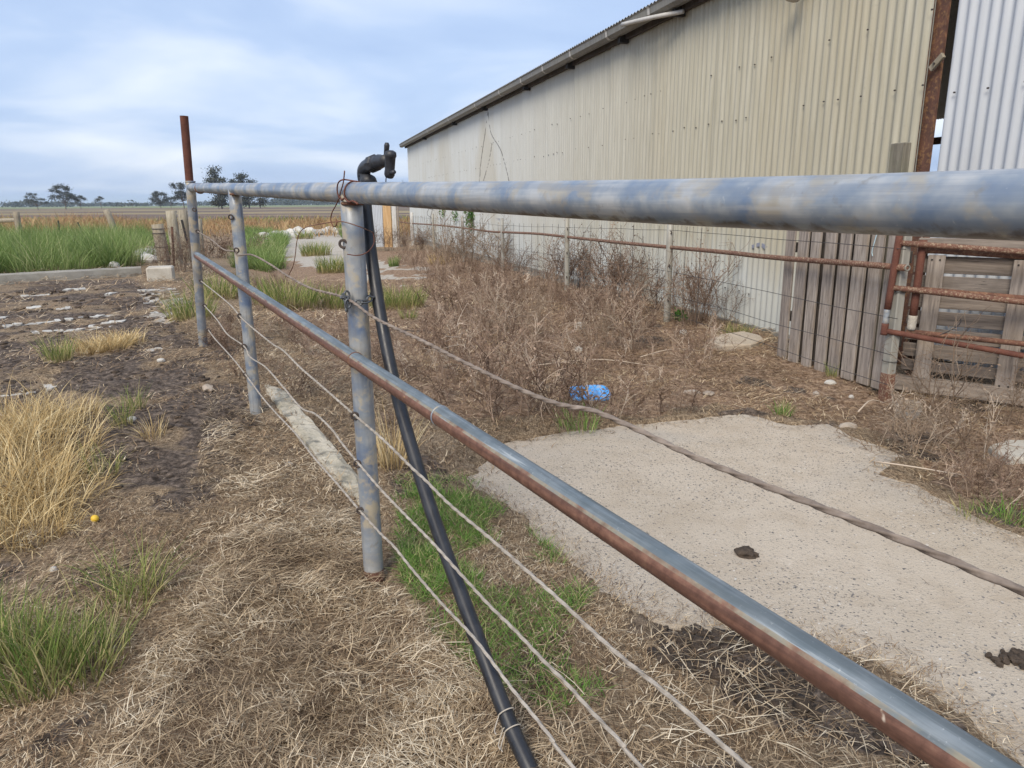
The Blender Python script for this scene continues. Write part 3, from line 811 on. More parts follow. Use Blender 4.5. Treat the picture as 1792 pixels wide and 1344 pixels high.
# far gable end and inner frame that shows through the gap
b = MB()
b.add([wp(T1 + 0.01, -0.5, 0), wp(T1 + 0.01, EAVE, 0), wp(T1 + 0.01, EAVE + RISE, -ROOFD), wp(T1 + 0.01, EAVE, -2 * ROOFD), wp(T1 + 0.01, -0.5, -2 * ROOFD)], [(0, 1, 2, 3, 4)])
b.build('gable_end', M['tin'], shed)
for dt in (0.6, 4.5, 9.0, 14.0):
    b = MB(); b.box(wp(T0 + dt, 1.5, -2 * ROOFD), WD * 0.06, WO * 0.06, Z * 1.8); b.build('inner_column', M['rust'], shed)
b = MB(); b.box(wp(T0 + 6, 1.42, -2 * ROOFD + .1), WD * 12, WO * 0.03, Z * 0.04); b.build('inner_rail', M['rust'], shed)
b = MB(); b.box(wp(T0 + 6, 3.0, -2 * ROOFD + .1), WD * 12, WO * 0.05, Z * 0.10); b.build('inner_beam', M['rust'], shed)
# overflow pipe, cables, lamp
b = MB(); b.tube(spline([onwall(1089, 43, 0.31), onwall(1140, 31, 0.30), onwall(1196, 20, 0.12)], 10), 0.026, 10)
b.build('overflow_pipe', M['gutter_light'], shed, True)
for path in ([(854, 192), (850, 225), (842, 280), (839, 318)], [(854, 192), (859, 232), (876, 262), (887, 300), (891, 320)], [(861, 250), (856, 280), (846, 316)]):
    b = MB(); b.tube(spline([onwall(x, y, 0.03) for x, y in path], 14), 0.0045, 5); b.build('hanging_cable', M['blackwire'], shed)
lp = onwall(1416, -2, 0.0)
b = MB()
b.tube([lp + WO * 0.0 + Z * 0.12, lp + WO * 0.10 + Z * 0.10, lp + WO * 0.16 + Z * 0.06], [0.02, 0.02, 0.02], 10)
b.tube([lp + WO * 0.16 + Z * 0.10, lp + WO * 0.17 + Z * 0.03, lp + WO * 0.175, lp + WO * 0.18 - Z * 0.02], [0.03, 0.06, 0.075, 0.06], 16)
b.build('wall_lamp', M['gutter_light'], shed, True)
# faint spray marks
for path in ([(858, 412), (868, 416), (880, 415)], [(860, 426), (870, 431), (882, 430), (892, 424), (898, 416)], [(1316, 432), (1330, 428), (1342, 434)], [(866, 381), (876, 384), (884, 382)]):
    P = spline([onwall(x, y, 0.0165) for x, y in path], 12)
    b = MB(); b.tube(P, 0.022, 6)
    vv = np.array(b.v); d = (vv - WB) @ WO
    vv = vv - np.outer(d, WO) + np.outer(0.0155 + 0.004 * np.sign(d - 0.0165), WO)
    mk('spray_mark', vv, b.f, M['spray'], shed)
# a few lapped edges stand proud along the foot: plinth
b = MB(); b.box(wp((T0 + T1) / 2, -0.28, -0.05), WD * ((T1 - T0) / 2), WO * 0.1, Z * 0.3); b.build('footing', M['conc_kerb'], shed)

# ------------------------------------------------------------------ galvanised pipe fence
ORGF = PB[2]
fence = empty('pipe_fence', PB[2], 'galvanised pipe rail fence with twisted cables across the foreground', 'fence')
TOPPX = [(335, 328), (413, 331), (505, 334), (617, 337.5), (680, 339.5), (880, 346), (1130, 352.5), (1342, 355.5), (1792, 358.5)]
tp = [onfence(x, y) for x, y in TOPPX]
tp.append(tp[-1] - FD * 1.2 + np.array([0, 0, -0.004]))
tp[0] = tp[0] + FD * 0.0
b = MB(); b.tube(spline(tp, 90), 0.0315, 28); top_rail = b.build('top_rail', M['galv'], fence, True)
def rail_z(s):
    S = [float((p - FP3) @ FD) for p in tp][::-1]
    return float(np.interp(s, S, [p[2] for p in tp][::-1]))
LOWPX = [(345, 447), (480, 536), (640, 642), (774, 730), (1100, 945), (1505, 1209), (1700, 1337)]
lp_ = [onfence(x, y, -0.052) for x, y in LOWPX]
d_ = lp_[-1] - lp_[-2]; lp_.append(lp_[-1] + d_ / np.linalg.norm(d_) * 1.2)
b = MB(); b.tube(spline(lp_, 60), 0.024, 24); low_rail = b.build('lower_rail', M['half_rust'], fence, True)
for x, y in ((622, 630), (771, 728)):
    q = onfence(x, y, -0.052)
    b = MB(); b.torus(q, FD, 0.0235, 0.0025 if x < 700 else 0.0028, 24, 6)
    b.build('weld_bead', M['rust'] if x < 700 else M['galv_post'], low_rail, True)
TOPS = [onfence(333, 318), onfence(410, 331), onfence(614, 340)]
PRAD = [0.034, 0.033, 0.034]
posts = []
for i in range(3):
    a, t_ = PB[i].copy(), TOPS[i].copy()
    a[2] -= 0.25
    b = MB(); b.tube(spline([a, PB[i], (PB[i] + t_) / 2, t_], 14), PRAD[i], 24)
    posts.append(b.build('post', M['galv_post'], fence, True))
off4 = FP3 - FD * 2.06
b = MB(); b.tube([off4 * [1, 1, 0] + [0, 0, -0.25], off4 * [1, 1, 0] + [0, 0, 1.27]], 0.034, 24)
b.build('post', M['galv_post'], fence, True)
b = MB(); b.torus(PB[2] + Z * 0.012, Z, 0.0345, 0.004, 24, 6); b.tube([PB[2] - Z * 0.03, PB[2] + Z * 0.045], 0.0346, 24, False)
b.build('rust_band', M['rust_lichen'], posts[2], True)
# rusty pipe standing in the far post
r0, r1 = onfence(331.5, 316), onfence(322, 203)
b = MB(); b.tube([r0 - (r1 - r0) * 0.3, r0, r1], 0.0285, 20, False); b.tube([r1, r1 - (r1 - r0) * 0.15], 0.024, 20, False)
vt = np.array(b.v)
b.build('rusty_upright', M['rust_red'], fence, True)
b = MB(); b.torus(onfence(333, 318), Z, 0.032, 0.006, 24, 6); b.build('weld_collar', M['galv_post'], fence, True)
# saddle welds at rail joints
for i, (x, y) in enumerate(((350, 331), (414, 341), (617, 357))):
    q = onfence(x, y - 1)
    b = MB(); b.torus(q, Z if i else FD, 0.03, 0.006, 24, 6); b.build('weld_bead', M['rust'], fence, True)
# cables
CABLES = [
    ([(346, 405), (370, 420), (392, 437), (412, 440), (416, 447), (440, 446), (470, 461), (505, 484), (545, 505), (605, 522), (655, 556), (740, 597), (800, 628), (845, 650), (892, 673), (930, 690), (972, 705.6), (1005, 713), (1039, 719), (1107, 748), (1214, 799), (1342, 851), (1480, 905), (1620, 962), (1792, 1035)], 0.0041, 'cable_dark', 0.0),
    ([(352, 492), (400, 531), (426, 560), (474, 600), (496, 614), (525, 643), (563, 676), (619, 725), (672, 771), (721, 819), (745, 841), (788, 884), (855, 940), (923, 1000), (979, 1050), (1035, 1103), (1091, 1153), (1146, 1197), (1200, 1244), (1310, 1344)], 0.0037, 'cable', 0.0),
    ([(358, 535), (380, 560), (398, 585), (427, 606), (438, 625), (465, 643), (496, 678), (527, 714), (552, 725), (581, 752), (597, 774), (624, 807), (664, 854), (702, 894), (758, 951), (801, 999), (856, 1059), (901, 1103), (951, 1156), (993, 1198), (1035, 1245), (1091, 1304), (1124, 1344)], 0.0037, 'cable', 0.0),
    ([(365, 578), (377, 594), (407, 627), (430, 656), (458, 694), (483, 723), (519, 761), (548, 799), (592, 849), (630, 894), (667, 935), (689, 956), (721, 996), (770, 1053), (823, 1109), (856, 1151), (895, 1204), (940, 1260), (968, 1296), (1004, 1344)], 0.0037, 'cable', 0.0)]
for path, r, mt, off in CABLES:
    pts = [onfence(x, y, -0.039) for x, y in path]
    d_ = pts[-1] - pts[-4]; d_ = d_ / np.linalg.norm(d_)
    s_e = float((pts[-1] - FP3) @ FD)
    pts.append(pts[-1] - FD * max(.3, s_e + 2.06) + Z * d_[2] * .3); pts.append(pts[-1] - FD * 1.0)
    P = spline(pts, 1300)
    b = MB(); b.tube(P, r * 1.15, 18, True, 3, 75.0, 0.55)
    b.build('cable', M[mt], fence, True)
# wire eyes on the posts
EYES = [(0, 346, 405), (0, 352, 492), (0, 358, 535), (0, 365, 578), (0, 340, 367), (1, 404, 380), (1, 414, 438), (1, 420, 553), (1, 427, 606), (1, 430, 656),
        (2, 601, 427), (2, 621, 728), (2, 626, 812), (2, 631, 894)]
for pi, x, y in EYES:
    c = onfence(x, y, -0.036)
    b = MB(); b.torus(c, FD * 0.8 + FN * 0.5 + Z * .2, 0.012, 0.0042, 16, 7)
    b.build('wire_eye', M['steel_dark'], posts[pi], True)

# chain wrapped round the nearest post
pc = onfence(626, 519); pc_axis = pc.copy()
chain = empty('chain', pc, 'tarnished steel chain wrapped round nearest galvanised post', 'chain')
nl = 14
for i in range(nl):
    a = 2 * math.pi * i / nl
    rad = np.array([math.cos(a), math.sin(a), 0]); tan = np.array([-math.sin(a), math.cos(a), 0])
    c = pc + rad * 0.046 + Z * (0.008 * math.sin(a * 2 + 1) - 0.006)
    nr = rad if i % 2 else Z
    b = MB(); b.torus(c, nr * 0.9 + rad * 0.3, 0.0085, 0.0032, 12, 6, 1.6, tan)
    b.build('link', M['chain'], chain, True)
for i, (x, y) in enumerate(((607, 517), (604, 525), (609, 531), (606, 538))):
    c = onfence(x, y, -0.045)
    b = MB(); b.torus(c, (FN if i % 2 else FD), 0.0085, 0.0034, 12, 6, 1.6, Z + FD * .3); b.build('link', M['chain'], chain, True)

# rusty tie wire on the rail and loose fence wire
tie = empty('tie_wire', onfence(600, 345, -0.035), 'rusty wire twisted round top rail above the nearest post', 'wire')
def rnd_ring(s, r, z0=None):
    c = FP3 + FD * s; c = np.array([c[0], c[1], rail_z(s)])
    return [c + r * (math.cos(a) * FN + math.sin(a) * Z) for a in np.linspace(0, 2 * math.pi, 28)]
s617 = float((onfence(622, 338) - FP3) @ FD)
b = MB(); b.tube(rnd_ring(s617, 0.0345), 0.0024, 6, False)
b.tube(spline([onfence(x, y, -0.036) for x, y in ((603, 299), (601, 318), (597, 333), (593, 346))], 14), 0.002, 6)
b.tube(spline([onfence(x, y, o) for x, y, o in ((593, 346, -.038), (590, 333, -.04), (592, 320, -.04), (600, 314.5, -.036), (612, 315.5, -.02), (626, 318, 0.0))], 18), 0.0023, 6)
b.tube(spline([onfence(x, y, -0.036) for x, y in ((594, 343), (598, 350), (603, 347), (610, 353), (618, 352), (626, 357))], 20), 0.003, 6)
b.build('wire_loop', M['rust_red'], tie, True)
b = MB()
b.tube(spline([onfence(x, y, -0.04) for x, y in ((594, 346), (588, 359), (581, 372), (579, 385), (583, 396), (588, 395), (590, 388), (589, 384))], 24), 0.0019, 6)
b.build('wire_tail', M['rust_red'], tie, True)
loose = empty('loose_wire', onfence(560, 392, -0.03), 'thin rusty loose wire bowed past nearest post and black pipe', 'wire')
b = MB()
b.tube(spline([onfence(x, y, o) for x, y, o in ((505, 482, -.03), (513, 465, -.03), (517, 445, -.03), (519, 425, -.03), (524, 408, -.03), (535, 398, -.03), (560, 392, -.036), (590, 388, -.04), (605, 389, -.042), (630, 397, -.04), (653, 407, 0.03))], 40), 0.0017, 5)
b.build('wire_strand', M['rust'], loose, True)
b = MB()
b.tube(spline([onfence(x, y, o) for x, y, o in ((653, 407, 0.03), (655, 422, 0.03), (650, 434, 0.0), (640, 443, -.03), (625, 447, -.04), (608, 445, -.035))], 20), 0.0017, 5)
b.build('wire_hook', M['rust_red'], loose, True)

# ------------------------------------------------------------------ black standpipe with valve
stand = empty('standpipe', G(935, 1370), 'black polythene standpipe with lever valve leaning beside nearest fence post', 'pipe')
SP = [(948, 1395, -.012), (925, 1340, -.012), (890, 1262, -.01), (830, 1102, 0.0), (757, 900, .02), (703, 722, .04), (672, 585, .055), (651, 455, .065), (641, 370, .072), (637, 325, .074)]
sp_ = spline([onfence(x, y, o) for x, y, o in SP], 60)
b = MB(); b.tube(sp_, 0.0195, 20); b.build('pipe', M['poly'], stand, True)
q = onfence(828, 1100, .0); q2 = onfence(836, 1120, .0)
b = MB(); b.tube([q, q + (q2 - q) * .3, q2], [0.021, 0.0218, 0.021], 20); b.build('joint_sleeve', M['poly'], stand, True)
topo = .074
def sv_(x, y, o=0.0): return onfence(x, y, topo + o)
b = MB(); b.tube([sv_(645, 324), sv_(644.5, 318), sv_(640, 313), sv_(638, 311), sv_(638, 309)], [0.030, 0.027, 0.020, 0.0225, 0.0225], 18)
b.build('flared_collar', M['fitting'], stand, True)
b = MB(); b.tube(spline([sv_(638, 314), sv_(636.5, 304), sv_(638, 296), sv_(644, 290), (sv_(652, 286.5)), sv_(660, 284.5)], 18), 0.0215, 18)
b.build('elbow', M['poly'], stand, True)
b = MB(); b.tube([sv_(650, 287.5), sv_(651, 287.2), sv_(656, 285.5), sv_(657, 285)], [0.0215, 0.027, 0.027, 0.022], 8); b.build('nut', M['fitting'], stand)
b = MB(); b.tube([sv_(657, 285), sv_(664, 283), sv_(670, 282), sv_(678, 280)], [0.020, 0.022, 0.017, 0.018], 14)
b.tube([sv_(663, 297), sv_(663, 285)], [0.004, 0.006], 8)
b.build('valve_stem', M['fitting'], stand, True)
b = MB(); b.tube([sv_(681, 309), sv_(681.5, 306), sv_(682, 300), sv_(682, 298), sv_(683, 276), sv_(683.5, 272), sv_(684, 266), sv_(684, 263)], [0.013, 0.0155, 0.0155, 0.0145, 0.0155, 0.0175, 0.0155, 0.007], 16)
b.tube([sv_(683, 303), sv_(690, 301)], [0.008, 0.006], 8)
vb = b.build('valve_body', M['fitting'], stand, True)
b = MB(); b.tube([sv_(675, 276), sv_(675, 270), sv_(676.5, 262), sv_(677, 254), sv_(677, 249.5)], [0.004, 0.006, 0.0075, 0.0082, 0.005], 10); b.build('lever', M['fitting'], vb, True)
b = MB(); b.tube([sv_(676, 306), sv_(675, 322)], 0.0018, 6); b.build('pin', M['blackwire'], vb)
for (x, y) in ((886, 1247), (893, 1272), (897, 1276)):
    c = onfence(x, y, -.01)
    b = MB(); b.torus(c, sp_[8] - sp_[2], 0.0205, 0.0016, 20, 5)
    b.tube(spline([c - FN * 0.02 - FD * .0, c - FN * 0.04 - FD * 0.015 - Z * 0.02, c - FN * 0.05 - FD * 0.04 - Z * 0.01], 6), 0.0014, 5)
    b.build('twine_tie', M['twine'], stand, True)

# ------------------------------------------------------------------ rail and mesh fence along the shed
RFB = [(723, 429), (760, 446), (811, 452), (880, 464), (992, 500), (1167, 563)]
rf = []
for (x_, y_), o_ in zip(RFB, (.55, .55, .55, .55, .58, .69)):
    q_ = onwall(x_, y_, o_); rf.append(np.array([q_[0], q_[1], terr0(q_[0], q_[1])]))
end = onwall(1560, 697, .93)
rline = rf + [np.array([end[0], end[1], 0])]
def on_rf(x, y):
    """point of the mesh fence seen at a pixel: vertical planes between neighbouring posts"""
    d = ray(x, y)
    i = 0
    while i < len(RFB) - 1 and x > RFB[i + 1][0]: i += 1
    a, c = rline[i], rline[i + 1]
    dd = c - a; n_ = np.array([dd[1], -dd[0], 0.0])
    return _C + d * (n_ @ (a - _C)) / (n_ @ d)
mesh_fence = empty('mesh_fence', rf[5], 'low rusty rail and wire mesh fence along the shed wall', 'fence')
RRAIL = [(697, 388), (721, 391), (760, 393.5), (808, 398.6), (855, 405), (885, 406.5), (940, 409), (992, 414.6), (1080, 424), (1170, 432.5), (1280, 442.5), (1342, 449.6), (1450, 458), (1557, 466), (1588, 469)]
rp = [on_rf(x, y) for x, y in RRAIL]
b = MB(); b.tube(spline(rp, 60), 0.021, 12); b.build('rail', M['rust_lichen'], mesh_fence, True)
b = MB(); b.torus(rp[-1], rp[-1] - rp[-2], 0.017, 0.006, 14, 6); b.build('rail_end', M['gutter'], mesh_fence, True)
for i, q in enumerate(rf):
    r = [0.055, 0.035, 0.035, 0.035, 0.038, 0.038][i]
    lean = 0.02
    b = MB(); b.tube(spline([q - Z * 0.2, q + Z * 0.5 + WD * 0.01, q + Z * 1.14 + WO * 0.01], 6), r, 12)
    o = b.build('post', M['wood_white'] if i < 1 else M['gutter_post'], mesh_fence, True)
    if i > 3:
        for zz in (0.25, 0.62, 0.98):
            bb = MB(); bb.torus(q + Z * zz - WD * 0.038 + WO * .02, WO, 0.014, 0.005, 10, 5); bb.build('wire_clip', M['steel_dark'], o, True)
b = MB()
for a, c in zip(rline[:-1], rline[1:]):
    Ld = np.linalg.norm(c - a); n = max(2, int(Ld / 0.34))
    for j in range(1, n):
        if a is rline[-2] and j / n > 0.28: continue
        q = a + (c - a) * (j + random.uniform(-.15, .15)) / n
        if random.random() < 0.12: continue
        b.tube(spline([q + Z * 0.05, q + Z * 0.6 + WD * random.uniform(-.015, .015), q + Z * 1.05], 5), 0.0026, 4, False)
b.build('stay_wires', M['blackwire'], mesh_fence, kind='stuff')
for zz in (0.12, 0.32, 0.56, 1.0):
    pts = []
    for a, c in zip(rline[:-1], rline[1:]):
        for j in range(5):
            q = a + (c - a) * j / 5
            pts.append(q * [1, 1, 0] + Z * (zz + a[2] * (1 - j / 5) + c[2] * j / 5 + random.uniform(-.008, .008)) + WO * 0.03)
    pts.append(rline[-1] + Z * zz + WO * .03)
    b = MB(); b.tube(spline(pts, 90), 0.0024, 4, False); b.build('line_wire', M['blackwire'], mesh_fence)
# wires and stakes by the far posts
b = MB()
b.tube(spline([on_rf(x, y) for x, y in ((793, 417), (787, 432), (782, 446), (779, 452))], 6), 0.02, 6)
b.build('iron_stake', M['dark'], label='black iron stake leaning in dead weeds before the far wall', cat='stake')
b = MB()
b.tube(spline([on_rf(x, y) for x, y in ((760, 368), (750, 366), (748, 376), (757, 384), (751, 400), (745, 418))], 20), 0.006, 5)
b.tube(spline([on_rf(x, y) for x, y in ((757, 366), (753, 385), (760, 405), (768, 430))], 12), 0.006, 5)
b.build('wire_coil', M['blackwire'], label='loose dark wire coil hung on far rusty rail', cat='wire')

# ------------------------------------------------------------------ paling fence
pa, pb = onwall(1360, 629, .74), onwall(1548, 682, .78)
pa = pa * [1, 1, 0]; pb = pb * [1, 1, 0]
pd = (pb - pa) / np.linalg.norm(pb - pa); pn = np.array([pd[1], -pd[0], 0])
if pn @ (np.array([0, 0, 0]) - pa) < 0: pn = -pn
paz = math.atan2(pd[0], pd[1])
def onpal(x, y, off=0.0):
    d = ray(x, y); return _C + d * (pn @ (pa + pn * off - _C)) / (pn @ d)
pal = empty('paling_fence', (pa + pb) / 2, 'row of weathered grey timber palings in front of shed wall', 'fence')
PALB = [(1358.5, 1376, 628), (1378, 1398, 634), (1400, 1419, 641), (1423, 1444, 649), (1446, 1468.5, 657), (1470, 1495, 664), (1497, 1522, 672), (1524, 1543, 680)]
for i, (x0, x1, yb) in enumerate(PALB):
    a, c = onpal(x0, yb), onpal(x1, yb)
    w = np.linalg.norm((c - a)[:2]) / 2
    z0 = (a[2] + c[2]) / 2; z1 = 1.13 + random.uniform(-.03, .03)
    ctr = (a + c) / 2
    b = MB(); b.bev([ctr[0], ctr[1], (z0 + z1) / 2], pd * w * random.uniform(.82, .88), pn * 0.010, Z * (z1 - z0) / 2 + pd * random.uniform(-.006, .006), 0.003)
    b.build('paling', M['wood'], pal)
for i in range(len(PALB) - 1):
    xg = (PALB[i][1] + PALB[i + 1][0]) / 2
    if i == 0: continue
    q = onpal(xg, PALB[i][2] - 12, -0.045)
    b = MB(); b.bev([q[0], q[1], (q[2] + 1.08) / 2], pd * 0.035, pn * 0.008, Z * (1.08 - q[2]) / 2, 0.003); b.build('backing_board', M['wood_dark'], pal)
for z in (0.36, 0.93):
    m_ = (pa + pb) / 2 - pn * 0.075
    b = MB(); b.bev(m_ + Z * z, pd * (np.linalg.norm(pb - pa) / 2), pn * 0.022, Z * 0.04, 0.004); b.build('back_rail', M['wood_dark'], pal)
b = MB(); p0 = onpal(1467, 405, 0.02)
b.tube(spline([onpal(1535, 408, .02), onpal(1530, 425, .025), onpal(1526, 440, .02), onpal(1527, 448, .02)], 8), 0.0035, 6)
b.build('twine_scrap', M['cyan_twine'], label='pale blue twine scrap hanging on a grey paling', cat='twine')
# tall mossy timber post behind the palings
q = onpal(1556, 430, -0.06)
b = MB(); b.bev([q[0], q[1], 0.77], pd * 0.062, pn * 0.03, Z * 0.90 + pd * 0.0, 0.005)
tpz = b
b.build('timber_post', M['wood_lichen'], label='tall grey timber post rising above rail beside rusty column', cat='post')

# ------------------------------------------------------------------ gate posts and rusty gates
gp = gz(1549, 697); gp = gp * [1, 1, 0]
b = MB(); b.bev(gp + Z * 0.55, pd * 0.036, pn * 0.03, Z * 0.62 + pd * 0.0, 0.006)
gpo = b.build('gate_post', M['gutter_post'], label='square galvanised gate post with rusted foot beside palings', cat='post')
ORG[gpo.name] = np.array(gpo.location)
b = MB(); b.bev(gp + Z * 0.07, pd * 0.038, pn * 0.032, Z * 0.11, 0.006); b.build('rusted_foot', M['rust_lichen'], gpo)
for z in (0.26, 0.45, 0.72):
    b = MB(); b.torus(gp + Z * z, Z, 0.046, 0.0025, 16, 5); b.build('wire_wrap', M['blackwire'], gpo, True)
q = gz(1581, 680) * [1, 1, 0]
b = MB(); b.tube([q + Z * 0.0 - pn * 0.03, q + Z * 1.2 - pn * 0.03], 0.021, 12)
b.build('lichened_pipe', M['rust_lichen'], label='rusty lichen covered pipe upright between gate and pallet', cat='pipe')
q = gz(1583, 672) * [1, 1, 0] - pn * 0.10
b = MB(); b.bev(q + Z * 0.24, pd * 0.062, pn * 0.04, Z * 0.26, 0.006)
b.build('sleeper_stump', M['wood_dark'], label='dark upright sleeper stump beneath rusty gates', cat='timber')
D0 = float((gp - _C) @ _F)
def gatept(x, y, k=1.0):
    """gate plane: hinged at the post, swinging a little towards the yard"""
    a = gp + pn * 0.06; e_ = at_depth(1792, 530, D0 * 0.90) ; e_ = e_ * [1, 1, 0]
    dd = e_ - a; n_ = np.array([dd[1], -dd[0], 0]); d = ray(x, y)
    return _C + d * (n_ @ (a + WO * (k - 1.0) - _C)) / (n_ @ d)
gate = empty('pipe_gate', gatept(1548, 690) * [1, 1, 0] + Z * 0.0, 'rusty red three rail pipe gate hung in front of pallet', 'gate')
def pipe(path, r, name, mat, parent, n=12):
    P = list(path)
    b_ = MB(); b_.tube(spline(P, max(6, 3 * len(P))), r, n); return b_.build(name, mat, parent, True)
def ext(a, c, L=0.8):
    d = c - a; return c + d / np.linalg.norm(d) * L
pipe([gatept(1577, 395), gatept(1553, 541)], 0.022, 'stile', M['rust_red'], gate)
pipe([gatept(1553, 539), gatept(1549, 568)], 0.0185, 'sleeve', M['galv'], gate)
pipe([gatept(1549.5, 566), gatept(1546.5, 586)], 0.022, 'stile_foot', M['rust_red'], gate)
for a, c in (((1572, 425), (1792, 441)), ((1558, 503), (1792, 529)), ((1549, 579), (1792, 623))):
    A, B_ = gatept(*a), gatept(*c)
    pipe([A, B_, ext(A, B_)], 0.0185, 'rail', M['rust_lichen'] if a[1] < 560 else M['rust_red'], gate)
gA, gB = (ext(gatept(*a), gatept(*c)) for a, c in (((1572, 425), (1792, 441)), ((1549, 579), (1792, 623))))
pipe([gA + Z * .06, gB - Z * .03], 0.022, 'stile', M['rust_red'], gate)
gate2 = empty('pipe_gate', gatept(1595, 680, 0.92) * [1, 1, 0], 'second rusty pipe gate folded behind the front gate', 'gate')
pipe([gatept(1616, 420, .93), gatept(1598, 552, .93)], 0.024, 'stile', M['rust_red'], gate2)
pipe([gatept(1598, 552, .93), gatept(1594, 577, .93)], 0.027, 'foot_cap', M['conc_pale'], gate2)
for a, c in (((1612, 437), (1792, 449)), ((1606, 506), (1792, 522)), ((1586, 580), (1792, 602))):
    A, B_ = gatept(*a, .93), gatept(*c, .93)
    pipe([A, B_, ext(A, B_)], 0.0175, 'rail', M['rust'], gate2)
gA, gB = (ext(gatept(*a, .93), gatept(*c, .93)) for a, c in (((1612, 437), (1792, 449)), ((1586, 580), (1792, 602))))
pipe([gA + Z * .05, gB - Z * .03], 0.022, 'stile', M['rust'], gate2)
b = MB(); b.tube(spline([gatept(1640, 588, .95), gatept(1665, 577, .95), gatept(1680, 566, .95), gatept(1681, 557, .95)], 10), 0.004, 5)
b.build('bent_wire', M['blackwire'], label='thin bent wire sticking up from gate bottom rail', cat='wire')

# ------------------------------------------------------------------ pallet standing on edge
la, lb = gz(1592, 690) * [1, 1, 0], gz(1792, 716) * [1, 1, 0]
ld = (lb - la) / np.linalg.norm(lb - la); ln = np.array([ld[1], -ld[0], 0])
if ln @ (-la) < 0: ln = -ln
la = la - ln * 0.06; lb = lb - ln * .06
def onpl(x, y, off=0.0):
    d = ray(x, y); return _C + d * (ln @ (la + ln * off - _C)) / (ln @ d)
PLW = float((onpl(1792, 600) - onpl(1592, 690)) @ ld) + 0.32
p0 = onpl(1592, 690)
pallet = empty('pallet', la, 'weathered timber pallet standing on edge behind the rusty gate', 'pallet')
zrows = []
for (ya, yb) in ((449, 479), (484, 509), (516, 541), (547, 571), (578, 600), (606, 630), (636, 655)):
    za, zb = onpl(1660, ya, -.03)[2], onpl(1660, yb, -.03)[2]
    zrows.append((za, zb))
x0 = float((onpl(1628, 500) - la) @ ld) - 0.12
for za, zb in zrows:
    b = MB(); c = la + ld * (x0 + PLW / 2) - ln * 0.04 + Z * (za + zb) / 2
    b.bev(c, ld * (PLW / 2), ln * 0.010, Z * (za - zb) / 2 + ld * random.uniform(-.004, .004), 0.003); b.build('slat', M['wood_h'], pallet)
zt = onpl(1650, 417)[2]; zt2 = onpl(1650, 444)[2]
b = MB(); b.bev(la + ld * (x0 + PLW / 2 + .02) - ln * 0.012 + Z * (zt + zt2) / 2, ld * (PLW / 2), ln * 0.035, Z * (zt - zt2) / 2, 0.004); b.build('top_bearer', M['wood_h'], pallet)
zb2 = onpl(1660, 666)[2]; zb3 = onpl(1660, 692)[2]
b = MB(); b.bev(la + ld * (x0 + PLW / 2 - .02) + ln * 0.0 + Z * (zb2 + zb3) / 2, ld * (PLW / 2), ln * 0.03, Z * (zb2 - zb3) / 2, 0.004); b.build('bottom_bearer', M['wood_h'], pallet)
for xa, xb, yt, yb in ((1625, 1656, 446, 668), (1775, 1812, 455, 684), (1940, 1978, 470, 700)):
    A, B_ = onpl(xa, yt, 0.0), onpl(xb, yt, 0.0)
    bz = onpl((xa + xb) / 2 - 33, yb)[2]
    w = abs((B_ - A) @ ld) / 2; c = (A + B_) / 2
    b = MB(); b.bev([c[0], c[1], (A[2] + bz) / 2], ld * w, ln * 0.010, Z * (A[2] - bz) / 2, 0.003)
    o = b.build('upright_board', M['wood'], pallet)
    for zz in (A[2] - 0.03, bz + 0.03, (A[2] + bz) / 2 - 0.1):
        for sg in (-.5, .4):
            bb = MB(); bb.box([*(c + ld * w * sg + ln * 0.011)[:2], zz], ld * 0.005, ln * 0.003, Z * 0.005); bb.build('nail_hole', M['dark'], o)
# ------------------------------------------------------------------ lumps: rocks, dung, kerbs
import bmesh
def lump(c, size, seed, rough=0.25, flat=0.0, sub=2):
    bm = bmesh.new(); bmesh.ops.create_icosphere(bm, subdivisions=sub, radius=1.0)
    v = np.array([q.co[:] for q in bm.verts]); f = [[q.index for q in p_.verts] for p_ in bm.faces]; bm.free()
    n1 = fbm(v[:, 0] * 1.6 + seed * 3.1 + v[:, 2], v[:, 1] * 1.6 + v[:, 2] * 1.3, seed) - 0.5
    n2 = fbm(v[:, 0] * 4 + seed, v[:, 1] * 4 - v[:, 2] * 4, seed + 5) - 0.5
    v = v * (1 + rough * 2 * n1 + rough * n2)[:, None]
    v = v * np.asarray(size, float)
    a = seed * 1.7; R_ = np.array([[math.cos(a), -math.sin(a), 0], [math.sin(a), math.cos(a), 0], [0, 0, 1]])
    return v @ R_.T + np.asarray(c, float), f
def gl(px, py, dz=0.0):
    p = G(px, py); p[2] = float(gh(np.array([p[0]]), np.array([p[1]]))[0]) + dz
    return p
def rock(name, px, py, size, mat, label, cat, seed, group=None, rough=0.25, dz=0.0, slabz=None, smooth=False, sub=2):
    p = gl(px, py) if slabz is None else gz(px, py, slabz)
    v, f = lump(p + Z * (size[2] * 0.45 + dz), size, seed, rough, sub=sub)
    return mk(name, v, f, mat, None, smooth, label=label, cat=cat, group=group)
rock('dung_pat', 1307, 970, (0.042, 0.036, 0.016), M['dung'], 'small dark dung pat alone on the concrete slab', 'dung', 3, rough=0.6, slabz=0.018, sub=3)
dp = gz(1768, 1158, 0.018)
b = MB()
for i in range(46):
    rr_ = random.uniform(.35, 1)
    v, f = lump(dp + np.array([random.gauss(0.03, .05), random.gauss(0, .028), 0.006]), (0.017 * rr_, 0.015 * rr_, 0.011 * rr_), 20 + i, 0.8, sub=2); b.add(v, f)
b.build('dung_heap', M['dung'], None, label='clumped dark dung and soil on slab at right edge', cat='dung')
rock('stone', 1015, 578, (0.07, 0.06, 0.05), M['rock'], 'pale round stone in brown weeds before the wall', 'stone', 5)
